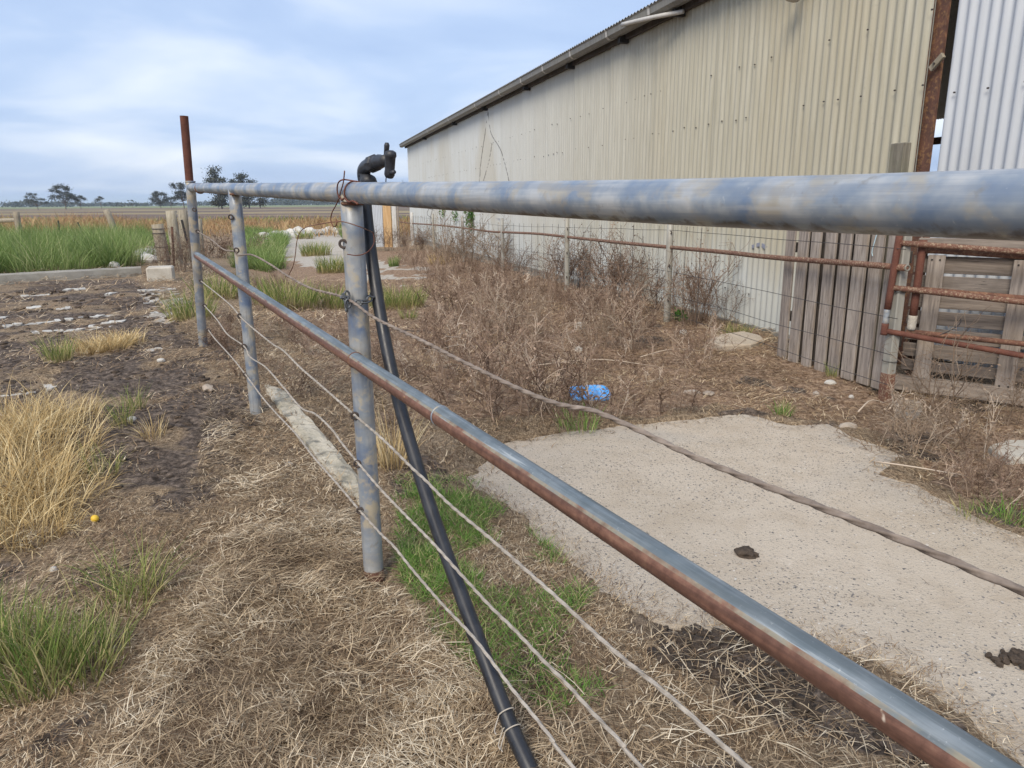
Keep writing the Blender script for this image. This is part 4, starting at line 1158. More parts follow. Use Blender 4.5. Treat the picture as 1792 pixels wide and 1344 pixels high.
rock('stone', 1196, 583, (0.045, 0.04, 0.03), M['rock'], 'small white stone in weeds near the shed wall post', 'stone', 6)
rock('stone', 1013, 615, (0.04, 0.035, 0.03), M['rock'], 'small white stone among dead weeds behind blue lid', 'stone', 7)
rock('stone', 1453, 669, (0.05, 0.04, 0.022), M['rock'], 'flat white stone on dirt below the palings', 'stone', 8)
rock('stone', 1490, 693, (0.018, 0.018, 0.018), M['rock'], 'little white pebble on dirt near rusted post foot', 'stone', 9)
rock('stone', 1428, 689, (0.026, 0.02, 0.015), M['stone'], 'little tan pebble on dirt below palings', 'stone', 10)
rock('stone', 1211, 688, (0.06, 0.045, 0.02), M['stone'], 'flat brown stone on dirt right of dead weeds', 'stone', 11)
rock('stone', 1240, 693, (0.05, 0.04, 0.014), M['stone'], 'pale flat stone chip right of brown stone', 'stone', 12)
rock('stone', 1484, 752, (0.055, 0.03, 0.025), M['stone'], 'orange brown stone at the back edge of slab', 'stone', 13, dz=0.01)
rock('stone', 231, 740, (0.03, 0.025, 0.018), M['rock'], 'white stone between grass tufts on bare ground', 'stone', 14)
rock('stone', 283, 636, (0.03, 0.02, 0.018), M['rock'], 'small white stone on dark mud left of fence', 'stone', 15)
rock('stone', 365, 681, (0.075, 0.03, 0.02), M['stone'], 'thin crusted stone lying on mud left of posts', 'stone', 16, rough=.5)
rock('stone', 505, 812, (0.02, 0.016, 0.014), M['rock'], 'small pale stone on straw beside rubble kerb', 'stone', 17)
rock('stone', 95, 1007, (0.018, 0.012, 0.010), M['rock'], 'tiny white stone left of flattened grass tuft', 'stone', 18)
rock('stone', 1287, 1015, (0.006, 0.005, 0.005), M['rock'], 'tiny white chip on concrete slab', 'stone', 19, slabz=0.018)
rock('fruit', 167, 914, (0.0155, 0.0155, 0.0155), M['yellow'], 'small yellow round fruit on straw at left', 'fruit', 1, rough=0.03, dz=0.01, smooth=True)
# concrete pieces
pp = [G(1235, 606), G(1262, 594), G(1298, 589), G(1330, 596), G(1338, 604), G(1312, 612), G(1262, 615)]
slab('concrete_chunk', [tuple(q[:2]) for q in pp], 0.055, 0.2, M['conc'], 0.02, 0.08, label='flat concrete chunk at the foot of shed wall', cat='concrete')
pp = [gz(1725, 795), gz(1760, 783), gz(1850, 785), gz(1850, 815), gz(1765, 818)]
slab('concrete_chunk', [tuple(q[:2]) for q in pp], 0.05, 0.15, M['conc_pale'], 0.03, 0.06, label='broken concrete piece at right edge below pallet', cat='concrete')
pp = [gz(1570, 688), gz(1610, 684), gz(1622, 694), gz(1618, 720), gz(1600, 735), gz(1568, 728)]
slab('concrete_chunk', [tuple(q[:2]) for q in pp], -0.005, 0.15, M['stone'], 0.02, 0.05, label='low concrete footing under corner of the pallet', cat='concrete')
# rubble kerb along the pipe fence (two lengths)
def kerb(name, a, c, w, h, mat, label, seed, amp=0.02, n=26, **kw):
    a = np.asarray(a, float); c = np.asarray(c, float); d = (c - a) * [1, 1, 0]; L = np.linalg.norm(d); d /= L
    s_ = np.array([d[1], -d[0], 0]); prof = [(-1, -1.2), (-1, 0.35), (-0.86, 0.85), (-0.4, 1.02), (0.4, 1.0), (0.86, 0.86), (1, 0.4), (1, -1.2)]
    v = []; f = []; m_ = len(prof)
    for i in range(n + 1):
        t = i / n; q = a + (c - a) * t
        tpk = 1.0 if amp < .01 else 0.35 + 0.65 * min(1.0, min(t, 1 - t) * 7) ** .7
        for j, (u, hh) in enumerate(prof):
            nz = fbm(np.array([t * L * 9 + j * .6]), np.array([j * 1.1 + seed]), seed, 3)[0] - 0.5
            nu = fbm(np.array([t * L * 7]), np.array([j * 1.3 + seed + 50]), seed + 3, 3)[0] - 0.5
            v.append(q + s_ * (u * w * tpk + 2 * amp * nu) + Z * ((hh * tpk if hh > 0 else hh) * h + 2 * amp * nz * (hh > 0)) + d * amp * nu * (i in (0, n)) * 3)
    for i in range(n):
        for j in range(m_ - 1):
            f.append((i * m_ + j, i * m_ + j + 1, (i + 1) * m_ + j + 1, (i + 1) * m_ + j))
    f += [tuple(range(m_)), tuple(range(n * m_, (n + 1) * m_))[::-1]]
    return mk(name, v, f, mat, None, False, label=label, cat='kerb', **kw)
k1, k2 = G(468, 674), G(638, 880)
kerb('rubble_kerb', k1 - Z * .01, k2 - Z * .012, 0.06, 0.045, M['kerb'], 'long crumbling lime kerb strip between middle and nearest pipe posts', 8, 0.014, 110)
# kerb board and block at the yard edge
k1, k2 = G(-60, 500), G(248, 482)
kerb('yard_kerb', k1, k2, 0.06, 0.14, M['conc_kerb'], 'low concrete kerb between muddy yard and green grass', 11, 0.008, 30)
q = G(283, 491)
b = MB(); b.bev(q + Z * 0.08, np.array([0.17, 0.06, 0]), np.array([-0.06, 0.16, 0]), Z * 0.13, 0.02)
b.build('concrete_block', M['conc_pale'], label='pale concrete block at end of yard kerb', cat='block')
for i, (x, y, s) in enumerate(((193, 452, .16), (197, 462, .13), (200, 470, .1))):
    rock('rubble_rock', x, y, (s, s, s * .9), M['rock'], 'white rubble rock in green grass before yard kerb', 'rock', 30 + i, 'white rubble in the grass by the kerb')
for i, (x, y, s) in enumerate(((246, 458, .18), (256, 454, .2), (266, 449, .2), (274, 446, .17), (262, 460, .14))):
    rock('rubble_rock', x, y, (s * 1.5, s, s * .8), M['rock'], 'white rubble rock beside bleached timber posts', 'rock', 40 + i, 'white rubble by the timber posts')
for i in range(17):
    t = i / 16
    rock('rubble_rock', 462 + 140 * t + random.uniform(-3, 3), 424 - 17 * t + random.uniform(-2, 2) - (6 * t * (1 - t)), (random.uniform(.2, .42), .28, random.uniform(.16, .3)), M['rock'],
         'white rubble lump along the far edge of pale track', 'rock', 50 + i, 'white rubble lining the pale track')
for i, (x, y) in enumerate(((468, 431), (452, 428), (478, 421), (1, 1))):
    if x > 1: rock('rubble_rock', x, y, (.3, .25, .2), M['rock'], 'white rubble lump half hidden in green grass', 'rock', 80 + i, 'white rubble in grass right of pipe posts')
# exposed concrete squares of the yard
PAV = [(45, 330), (110, 320), (180, 312), (245, 305), (305, 298), (365, 292), (425, 285), (500, 270), (560, 265), (615, 262), (670, 255), (225, 368), (290, 355), (360, 348), (430, 342), (495, 335), (565, 335), (620, 320),
       (150, 133), (215, 130), (275, 125), (430, 100), (490, 98), (520, 97), (880, 108), (920, 105), (960, 103), (690, 125), (380, 213), (430, 210), (185, 207), (225, 202), (20, 265), (955, 165), (740, 285), (705, 290), (290, 685), (190, 725), (100, 740), (320, 708), (950, 460), (985, 452), (930, 470), (20, 745), (1060, 95), (1085, 130), (1100, 160), (1050, 205), (950, 240), (575, 312), (660, 300), (900, 182), (650, 318)]
pme = []
for k_ in range(6):
    n = 9; ang = np.sort(RNG.uniform(0, 2 * math.pi, n)); sq = 1 / np.maximum(np.abs(np.cos(ang)), np.abs(np.sin(ang)))
    rr = sq * RNG.uniform(0.75, 1.0, n)
    v = [(0.052 * r_ * math.cos(a), 0.095 * r_ * math.sin(a), h) for h in (0.007, -0.03) for a, r_ in zip(ang, rr)]
    f = [tuple(range(n))] + [(i, n + i, n + (i + 1) % n, (i + 1) % n) for i in range(n)]
    pme.append(mesh_of('paver', v, f, M['rock']))
for i, (x, y) in enumerate(PAV):
    p = gl(x / 3.536, 480 + y / 3.536)
    o = bpy.data.objects.new('paver', pme[i % 6]); o.location = (p[0], p[1], p[2] - 0.001); o.rotation_euler = (0, 0, 0.42 + random.uniform(-.06, .06))
    s_ = p[1] / 6.2; o.scale = (s_ * random.uniform(.75, .95), s_ * random.uniform(.6, 1.0), 1); link(o, ground)

# ------------------------------------------------------------------ blue lid
lc = gl(1032, 697, 0.035)
bl = empty('plastic_lid', lc, 'bright blue plastic tub lid lying in dead brown weeds', 'lid')
def rr_ring(w, h, z, n=28, pw=4):
    out = []
    for i in range(n):
        a = 2 * math.pi * i / n
        ca, sa = math.cos(a), math.sin(a)
        out.append((w * math.copysign(abs(ca) ** (2 / pw), ca), h * math.copysign(abs(sa) ** (2 / pw), sa), z))
    return out
rings = [rr_ring(.135, .095, -.012), rr_ring(.137, .097, .008), rr_ring(.128, .088, .014), rr_ring(.112, .072, .012), rr_ring(.108, .068, -.006), rr_ring(.05, .03, -.005), rr_ring(.045, .026, -.001), rr_ring(.002, .002, -.001)]
v = np.array([q for r_ in rings for q in r_]); n = 28
f = [(r_ * n + i, r_ * n + (i + 1) % n, (r_ + 1) * n + (i + 1) % n, (r_ + 1) * n + i) for r_ in range(len(rings) - 1) for i in range(n)]
tl = Matrix.Rotation(0.15, 3, 'Z') @ Matrix.Rotation(0.25, 3, 'X')
v = v @ np.array(tl).T + lc
mk('lid_panel', v, f, M['blue'], bl, True)

# ------------------------------------------------------------------ far timber posts, rails, boards
def tpost(name, px, py, h, w, mat, label, lean=(0, 0), group=None, d=None):
    p = G(px, py)
    b_ = MB(); b_.tube(spline([p - Z * 0.3, p + Z * h * .5 + np.array([lean[0], lean[1], 0]) * .5, p + Z * h + np.array([lean[0], lean[1], 0])], 6), [w * 1.03, w * 1.02, w, w, w * .98, w * .95], 9)
    o = b_.build(name, mat, None, True, label=label, cat='post', group=group)
    return o
o = tpost('timber_post', 290, 467, 0.76, 0.105, M['wood_post'], 'short thick bleached timber post bound with wire near yard kerb', (-.06, 0))
q0 = G(290, 467)
for zz in (0.12, 0.36, 0.6, 0.68):
    b = MB(); b.torus(q0 + Z * zz + np.array([-.06 * zz / .76, 0, 0]), Z, 0.108, 0.006, 14, 5); b.build('wire_band', M['blackwire'], o, True)
tpost('timber_post', 312, 462, 1.0, 0.10, M['wood_post'], 'bleached timber post second from left beside far pipe post', (-.05, .05))
tpost('timber_post', 328, 458, 1.06, 0.10, M['wood_post'], 'bleached timber post immediately left of the far pipe post', (-.03, .1))
tpost('timber_post', 352, 450, 1.0, 0.09, M['wood_post'], 'bleached timber post half hidden by the far pipe post', (0, .1))
for x0, y0, x1, y1, lab in ((276, 398, 284, 466, 'rusty iron dropper left of the short bleached post'), (301, 397, 305, 466, 'rusty iron dropper right of the short bleached post'), (318, 385, 328, 425, 'black iron dropper leaning on the bleached posts')):
    p1 = G(x1, max(y1, 462)); dd = float((p1 - _C) @ _F)
    b = MB(); b.tube([at_depth(x1, y1, dd), at_depth(x0, y0, dd)], 0.022, 6); b.build('iron_dropper', M['rust'] if x0 < 310 else M['dark'], label=lab, cat='stake')
pf = G(208, 415)
tpost('timber_post', 206, 414, 1.0, 0.12, M['wood_post'], 'lone leaning grey post in rank dry grass', (-.3, 0))
tpost('timber_post', 35, 412, 0.95, 0.12, M['wood_post'], 'grey fence post at end of log rail far left', (0, 0))
p35 = G(35, 412); dd = float((p35 - _C) @ _F)
b = MB(); b.tube([at_depth(31, 385, dd), at_depth(-60, 388, dd)], 0.085, 8); b.build('log_rail', M['wood_post'], label='horizontal grey log rail at far left edge', cat='rail')
for x0, y0, x1, y1, lab in ((102, 386, 105, 402, 'dark upright stake in rank dry grass'), (136, 389, 146, 406, 'dark leaning stake in rank dry grass')):
    b = MB(); b.tube([at_depth(x1, y1 + 6, dd), at_depth(x0, y0, dd)], 0.035, 6); b.build('fence_stake', M['dark'], label=lab, cat='stake')
# boards and sheet at the end of the mesh fence
bw = G(684, 432); dbw = float((bw - _C) @ _F)
bwall = empty('board_panel', bw, 'pale sheet and timber boards at far end of rail fence', 'panel')
def fb(x, y, k_=0.0): return at_depth(x, y, dbw + k_)
for nm, xa, xb, mt, zt in (('tin_sheet', 644, 672, 'tin_grey', 1.26), ('orange_board', 672.5, 687, 'wood_orange', 1.26), ('white_board', 688, 696, 'wood_white', 1.24), ('dark_board', 697, 700, 'wood', 1.2)):
    A, B_ = fb(xa, 425), fb(xb, 425); c = (A + B_) / 2; w = np.linalg.norm((B_ - A)[:2]) / 2
    if nm == 'tin_sheet':
        v = []; f = []; n = 40
        for i in range(n + 1):
            q = A + (B_ - A) * i / n
            o_ = 0.012 * math.cos(i * math.pi / 2)
            v += [(q[0], q[1] + o_, -0.15), (q[0], q[1] + o_, zt)]
        f = [(2 * i, 2 * i + 2, 2 * i + 3, 2 * i + 1) for i in range(n)]
        mk(nm, v, f, M[mt], bwall, True)
    else:
        b = MB(); b.bev([c[0], c[1], zt / 2 - .1], (B_ - A) * [1, 1, 0] / 2 * .96, np.array([0, 0.03, 0]), Z * (zt / 2 + .1), 0.01); b.build(nm, M[mt], bwall)

# ------------------------------------------------------------------ blades
def blades(x, y, z, az, L, th0, th1, w, seg=2, flat=None, curl=0.0, rn=None):
    """strips bending from angle th0 to th1 (0 = upright, pi/2 = lying)"""
    N = len(x); x, y, z, az, L, th0, th1, w = (np.broadcast_to(np.asarray(q, float), (N,)) for q in (x, y, z, az, L, th0, th1, w))
    fa = RNG.uniform(0, math.pi, N) if flat is None else az + math.pi / 2
    wxv, wyv = np.cos(fa), np.sin(fa)
    rn = RNG.uniform(0, 1, N) if rn is None else rn
    V = np.zeros((N, seg + 1, 2, 3)); px_, py_, pz_ = x.copy(), y.copy(), z.copy(); a2 = az.copy()
    cv = RNG.uniform(-1, 1, N) * curl
    for s_ in range(seg + 1):
        u = s_ / seg
        ww = w * (1 - 0.9 * u ** 1.5) * (0.75 if s_ == 0 else 1.0) / 2
        V[:, s_, 0] = np.stack([px_ - wxv * ww, py_ - wyv * ww, pz_], 1); V[:, s_, 1] = np.stack([px_ + wxv * ww, py_ + wyv * ww, pz_ + ww * 0.3], 1)
        th = th0 + (th1 - th0) * (s_ + 0.5) / seg
        a2 = a2 + cv / seg
        px_ = px_ + np.cos(a2) * np.sin(th) * L / seg; py_ = py_ + np.sin(a2) * np.sin(th) * L / seg; pz_ = pz_ + np.cos(th) * L / seg
    idx = np.arange(N * (seg + 1) * 2).reshape(N, seg + 1, 2)
    F_ = np.stack([idx[:, :-1, 0], idx[:, :-1, 1], idx[:, 1:, 1], idx[:, 1:, 0]], -1).reshape(-1, 4)
    rnd = np.repeat(rn, (seg + 1) * 2); along = np.tile(np.repeat(np.linspace(0, 1, seg + 1), 2), N)
    return V.reshape(-1, 3), F_, rnd, along
def join(parts):
    vs, fs, rs, as_ = [], [], [], []; o_ = 0
    for v, f, r_, a in parts:
        vs.append(v); fs.append(f + o_); rs.append(r_); as_.append(a); o_ += len(v)
    return np.vstack(vs), np.vstack(fs), np.concatenate(rs), np.concatenate(as_)
def mkblades(name, parts, mat, parent=None, **kw):
    v, f, r_, a = join(parts) if isinstance(parts, list) else parts
    return mk(name, v, f, mat, parent, False, attrs=dict(rnd=r_, along=a), **kw)
def scatter(poly, n, dens=None):
    P = np.array(poly); out = []
    lo, hi = P.min(0), P.max(0); got = 0; res = []
    while got < n:
        q = RNG.uniform(lo, hi, (max(n, 2000), 2))
        q = q[inpoly(q[:, 0], q[:, 1], poly)]
        if dens is not None and len(q):
            q = q[RNG.uniform(0, 1, len(q)) < dens(q[:, 0], q[:, 1])]
        if len(q) == 0: break
        res.append(q); got += len(q)
    return np.vstack(res)[:n]
MUDP = GP(MUD_PX)
def notslab(x, y): return ~inpoly(x, y, SLAB)
def mudd(x, y): return inpoly(x, y, MUDP)

MRP = GP([(1090, 1085), (1290, 1115), (1480, 1160), (1640, 1250), (1690, 1330), (1560, 1344), (1350, 1280), (1150, 1180)])
# loose straw litter, thinning with distance
def litter(y0, y1, x0, x1, n, lmin, lmax, w, hz=0.03, mudk=0.5):
    poly = [(x0[0], y0), (x0[1], y0), (x1[1], y1), (x1[0], y1)]
    q = scatter(poly, n, lambda x, y: np.where(notslab(x, y), np.where(mudd(x, y), mudk * sst(.35, .65, fbm(x * 3, y * 3, 8)), np.where(inpoly(x, y, MRP), .12, 0.22 + 0.9 * sst(.32, .62, fbm(x * 3, y * 3, 4)))), np.where(slabdist(x, y) < .16, .55 * (1 - slabdist(x, y) / .16), 0.001)))
    x, y = q[:, 0], q[:, 1]
    insl = ~notslab(x, y)
    z = np.where(insl, 0.024, gh(x, y)) + RNG.uniform(0.0, hz, len(x)) * np.where(insl, 0.1, 1)
    az = 2.4 + 2.6 * (fbm(x * 1.1, y * 1.1, 71) - 0.5) * 3 + RNG.normal(0, 0.9, len(x))
    th0 = RNG.normal(1.42, 0.15, len(x)); th1 = th0 + RNG.uniform(-0.2, 0.5, len(x))
    rn = np.clip(RNG.beta(0.9, 1.5, len(x)) + 0.6 * (fbm(x * 2.0, y * 2.0, 13) - 0.5), 0, 1)
    return blades(x, y, z, az, RNG.uniform(lmin, lmax, len(x)), th0, th1, RNG.uniform(0.6, 1.3, len(x)) * w, 2, flat=True, curl=1.0, rn=rn)
mkblades('straw_litter', [litter(0.95, 3.2, (-1.3, 1.5), (-2.8, 3.0), 85000, 0.012, 0.05, 0.0024, 0.016),
                          litter(3.2, 6.5, (-2.8, 3.0), (-5.2, 4.0), 56000, 0.02, 0.08, 0.0048, 0.025),
                          litter(6.5, 14, (-5.2, 3.2), (-9.5, 2.5), 34000, 0.05, 0.18, 0.009, 0.04)], M['straw'],
         label='dry straw litter strewn over the bare ground', cat='straw', kind='stuff')
# matted, combed dead grass in the left foreground and along the fence foot
def mats(poly, n, lmin, lmax, w, seed, hz=0.035):
    q = scatter(poly, n, lambda x, y: np.where(notslab(x, y), sst(0.30, 0.55, fbm(x * 3.2, y * 3.2, seed)), 0.0))
    x, y = q[:, 0], q[:, 1]
    az = 3.6 + 6.5 * (fbm(x * 2.6, y * 2.6, seed + 3) - 0.5) * 2.0 + RNG.normal(0, 1.0, len(x))
    bumpz = 0.02 * sst(0.45, 0.75, fbm(x * 3.2, y * 3.2, seed))
    z = gh(x, y) + RNG.uniform(0, hz, len(x)) + bumpz
    th0 = RNG.uniform(1.1, 1.55, len(x)); th1 = th0 + RNG.uniform(0.0, 0.6, len(x))
    rn = np.clip(RNG.beta(1.1, 1.2, len(x)) + 0.9 * (fbm(x * 5, y * 5, 23) - 0.5), 0, 1)
    return blades(x, y, z, az, RNG.uniform(lmin, lmax, len(x)), th0, th1, RNG.uniform(.6, 1.3, len(x)) * w, 4, flat=True, curl=0.7, rn=rn)
MATP = GP([(120, 1420), (250, 1150), (400, 950), (520, 900), (600, 900), (640, 960), (660, 1030), (760, 1100), (850, 1200), (1000, 1300), (1050, 1440)])
MATQ = GP([(370, 700), (470, 730), (640, 890), (640, 960), (500, 960), (300, 980), (330, 860)])
MATR = GP([(930, 1130), (1100, 1105), (1300, 1125), (1500, 1170), (1640, 1240), (1680, 1330), (1500, 1420), (1000, 1420), (900, 1250)])
mkblades('dead_grass_mat', [mats(MATR, 420, 0.06, 0.18, 0.0032, 41), mats(MATR, 1000, 0.02, 0.06, 0.0026, 43),
          mats(MATP, 24000, 0.02, 0.075, 0.0023, 31), mats(MATP, 500, 0.08, 0.18, 0.0026, 35), mats(MATQ, 3000, 0.02, 0.08, 0.0034, 37)], M['thatch'],
         label='matted combed dead grass in the left foreground', cat='dead grass', kind='stuff')
# soil clods and crumbs
CL = GP(MUD_PX); b = MB()
q = scatter([(x, y) for x, y in CL if True], 1500, lambda x, y: sst(0.4, 0.6, fbm(x * 3, y * 3, 44)) * (y < 10))
MR = GP([(1100, 1095), (1290, 1120), (1480, 1165), (1640, 1250), (1640, 1310), (1450, 1290), (1300, 1230), (1120, 1150)])
q = np.vstack([q, scatter(MR, 620, lambda x, y: sst(.38, .6, fbm(x * 6, y * 6, 3)))])
lv, lf = lump((0, 0, 0), (1, 1, .6), 4, 0.5, sub=1)
zz = gh(q[:, 0], q[:, 1]); sz = 0.006 + 0.018 * RNG.uniform(0, 1, len(q)) ** 2 * (1 + 0.12 * q[:, 1])
cv = (lv[None] * sz[:, None, None]) ; ang = RNG.uniform(0, 6.28, len(q))
cx = cv[..., 0] * np.cos(ang)[:, None] - cv[..., 1] * np.sin(ang)[:, None]; cy = cv[..., 0] * np.sin(ang)[:, None] + cv[..., 1] * np.cos(ang)[:, None]
vv = np.stack([cx + q[:, 0, None], cy + q[:, 1, None], cv[..., 2] + zz[:, None]], -1).reshape(-1, 3)
ff = (np.array(lf)[None] + (np.arange(len(q)) * len(lv))[:, None, None]).reshape(-1, 3)
mk('soil_clods', vv, ff, M['dung'], label='dark crumbled soil clods over muddy ground', cat='soil', kind='stuff')

# golden straw heaps at the left
def tussock(c, rad, n, lmin, lmax, w, lean0, lean1, seg=4, curl=0.6):
    a = RNG.uniform(0, 6.283, n); r_ = np.sqrt(RNG.uniform(0, 1, n)) * rad
    x = c[0] + r_ * np.cos(a); y = c[1] + r_ * np.sin(a)
    az = a + RNG.normal(0, 0.9, n)
    k_ = r_ / rad
    th0 = RNG.uniform(0, lean0, n) * (0.3 + 0.7 * k_); th1 = th0 + RNG.uniform(0.2, lean1, n)
    return blades(x, y, gh(x, y) - 0.01, az, RNG.uniform(lmin, lmax, n), th0, th1, RNG.uniform(.6, 1.3, n) * w, seg, curl=curl)
gb = []
for px, py, r_, n, l0, l1 in ((20, 760, .30, 650, .14, .32), (75, 790, .26, 600, .12, .30), (20, 860, .26, 650, .12, .32), (90, 870, .2, 400, .1, .24), (125, 735, .16, 240, .1, .22), (30, 930, .2, 350, .08, .22), (-60, 800, .3, 500, .15, .34), (-60, 920, .3, 400, .15, .3), (60, 935, .16, 200, .06, .16)):
    gb.append(tussock(G(px, py), r_, n, l0, l1, 0.0042, 0.8, 1.9))
mkblades('golden_straw', gb, M['gold'], label='heap of golden dry straw at left edge', cat='straw', kind='stuff')
def tuft(name, px, py, rad, n, l0, l1, w, mat, label, cat='grass', lean0=0.35, lean1=0.9, group=None):
    v, f, r_, a = tussock(G(px, py), rad, n, l0, l1, w, lean0, lean1)
    return mk(name, v, f, mat, None, False, attrs=dict(rnd=r_, along=a), label=label, cat=cat, group=group)
o = mkblades('straw_tuft', [tussock(G(190, 612), .17, 420, .08, .22, .006, .9, 1.4), tussock(G(150, 617), .17, 260, .06, .17, .006, .9, 1.4), tussock(G(222, 604), .16, 260, .06, .18, .006, .9, 1.4)], M['gold'], label='low golden straw tuft on dark mud beyond straw heap', cat='straw')
tuft('straw_tuft', 268, 765, .06, 90, .06, .16, .003, M['gold'], 'small golden straw tuft on bare ground right of straw heap', 'straw', .8, 1.0)
tuft('straw_tuft', 690, 820, .07, 110, .14, .36, .004, M['gold'], 'tall golden straw tuft behind nearest pipe post', 'straw', .4, .7)
tuft('straw_tuft', 768, 462, .25, 160, .15, .35, .012, M['gold'], 'round golden straw tuft beside small dark green tuft', 'straw', .6, .9)
tuft('grass_tuft', 104, 634, .09, 150, .12, .26, .005, M['grass'], 'small green grass tuft beside low golden straw', 'grass')
tuft('grass_tuft', 215, 748, .05, 60, .1, .24, .004, M['grass'], 'thin green grass tuft right of golden straw heap', 'grass')
tuft('grass_tuft', 238, 718, .05, 50, .08, .2, .004, M['grass'], 'sparse green blades behind the thin grass tuft', 'grass')
tuft('grass_tuft', 178, 828, .07, 70, .08, .2, .004, M['grass'], 'sparse green tuft at right foot of golden straw heap', 'grass', .7, .9)
v1 = [tussock(G(45, 1185), .14, 330, .10, .24, .0045, .45, .9), tussock(G(120, 1175), .12, 240, .08, .22, .0042, .5, .9), tussock(G(160, 1150), .10, 130, .07, .18, .004, .6, .9), tussock(G(-30, 1160), .16, 260, .1, .26, .0045, .45, .9), tussock(G(70, 1120), .10, 110, .06, .17, .004, .6, .9)]
mkblades('grass_clump', v1, M['grass'], label='large upright green grass clump in bottom left corner', cat='grass')
v1 = [tussock(G(250, 1040), .06, 120, .10, .26, .0035, 1.3, .8), tussock(G(200, 1030), .12, 90, .06, .16, .0035, .9, .9), tussock(G(205, 1075), .1, 80, .06, .18, .0035, 1.2, .6)]
mkblades('grass_clump', v1, M['grass'], label='flattened green and straw grass clump above corner clump', cat='grass')
tuft('grass_tuft', 690, 466, .12, 170, .16, .30, .011, M['lush'], 'small dark green tuft on bare ground behind black pipe', 'grass', .3, .5)
tuft('grass_tuft', 553, 447, .42, 330, .25, .5, .018, M['grass'], 'green grass tuft on pale track left of nearest post', 'grass', .4, .8)
tuft('grass_tuft', 583, 477, .35, 330, .25, .45, .015, M['grass'], 'yellow green tuft close left of nearest post', 'grass', .4, .8)
tuft('grass_tuft', 534, 418, .4, 140, .25, .5, .025, M['grass'], 'small green tuft among rubble on the pale track', 'grass', .5, .8)
tuft('grass_tuft', 500, 538, .33, 480, .18, .42, .010, M['grass'], 'green and straw tuft between middle and nearest pipe posts', 'grass', .4, .8)
tuft('grass_tuft', 580, 540, .26, 380, .15, .38, .009, M['grass'], 'green tuft hugging nearest pipe post behind cable', 'grass', .4, .8)
tuft('grass_tuft', 703, 537, .30, 460, .18, .38, .009, M['grass'], 'green tuft right of black pipe among dry weeds', 'grass', .4, .8)
tuft('grass_tuft', 669, 540, .16, 130, .14, .3, .008, M['grass'], 'green tuft just right of black pipe chain level', 'grass', .4, .8)
tuft('grass_tuft', 715, 558, .09, 60, .1, .18, .008, M['grass'], 'short green sprig below tuft right of black pipe', 'grass', .5, .8)
tuft('grass_tuft', 1370, 727, .045, 90, .05, .13, .004, M['grass_low'], 'small green tuft at back edge of concrete slab', 'grass', .9, .6)
tuft('grass_tuft', 1454, 660, .04, 50, .06, .16, .004, M['grass'], 'thin green blades against foot of a paling', 'grass', .4, .5)
tuft('grass_tuft', 1765, 912, .09, 130, .06, .15, .0045, M['grass_low'], 'green tuft at right edge beside the slab', 'grass', 1.2, .5)
tuft('grass_tuft', 1710, 912, .07, 70, .05, .12, .004, M['grass'], 'thin trailing green tuft left of the edge tuft', 'grass', 1.3, .5)
tuft('grass_tuft', 1010, 752, .12, 90, .08, .18, .004, M['grass_low'], 'sparse green blades between blue lid and slab', 'grass', .5, .5)
tuft('grass_tuft', 335, 560, .22, 300, .15, .36, .008, M['grass'], 'green tuft left of far pipe post foot', 'grass', .5, .8)
tuft('grass_tuft', 385, 520, .30, 380, .15, .36, .009, M['grass'], 'green and straw tuft between far and middle pipe posts', 'grass', .5, .8)
tuft('grass_tuft', 425, 470, .25, 260, .2, .4, .010, M['lush'], 'bright green tuft beside middle pipe post', 'grass', .5, .8)
# short green grass under the fence
GL1 = GP([(690, 880), (760, 850), (900, 905), (985, 985), (1030, 1060), (1000, 1090), (900, 1060), (880, 1130), (760, 1110), (700, 1020)])
def lowgrass(poly, n, seed, lo=.42, hi=.56):
    q = scatter(poly, n, lambda x, y: np.where(notslab(x, y), sst(lo, hi, fbm(x * 3.5, y * 3.5, seed)), 0.02))
    x, y = q[:, 0], q[:, 1]; N = len(x)
    th0 = RNG.uniform(.3, 1.2, N)
    return blades(x, y, gh(x, y) + 0.01, RNG.uniform(0, 6.28, N), RNG.uniform(.025, .075, N), th0, th0 + RNG.uniform(.1, .9, N), RNG.uniform(.0018, .0036, N), 3)
GL2 = GP([(690, 840), (880, 850), (1060, 1080), (1300, 1344), (1050, 1344), (800, 1150), (690, 1050)])
mkblades('short_grass', [lowgrass(GL1, 6000, 5, .46, .60), lowgrass(GL2, 2400, 9, .52, .62)], M['grass_low'], label='patch of short bright green grass beneath the fence', cat='grass', kind='stuff')
# lush grass beyond the yard, and dry rank grass belt on the far fence line
def field_blades(poly, n, l0, l1, w, seed, lean=.5, rn=None, cl=1.0):
    q = scatter(poly, n, lambda x, y: 0.35 + 0.65 * sst(.35, .6, fbm(x * 0.9 * cl, y * 0.9 * cl, seed)))
    x, y = q[:, 0], q[:, 1]; N = len(x)
    hk = 0.55 + 0.9 * fbm(x * 0.7 * cl, y * 0.7 * cl, seed + 4)
    th0 = RNG.uniform(0, lean, N)
    rn = np.clip(RNG.uniform(0, 1, N) * .6 + .8 * (fbm(x * .8, y * .8, seed + 7) - .25), 0, 1)
    return blades(x, y, gh(x, y) - .02, RNG.uniform(0, 6.28, N), RNG.uniform(l0, l1, N) * hk, th0, th0 + RNG.uniform(.2, 1.2, N), RNG.uniform(.6, 1.3, N) * w * (0.5 + y / 24), 3, rn=rn)
LU = [tuple(q[:2]) for q in (G(-220, 492), G(0, 486), G(185, 474), G(215, 465), G(240, 470), G(275, 468), G(283, 445), G(288, 430), G(150, 428), G(-100, 428), G(-260, 430))]
LU2 = [tuple(q[:2]) for q in (G(415, 470), G(430, 470), G(470, 478), G(500, 470), G(492, 445), G(505, 425), G(470, 412), G(425, 412))]
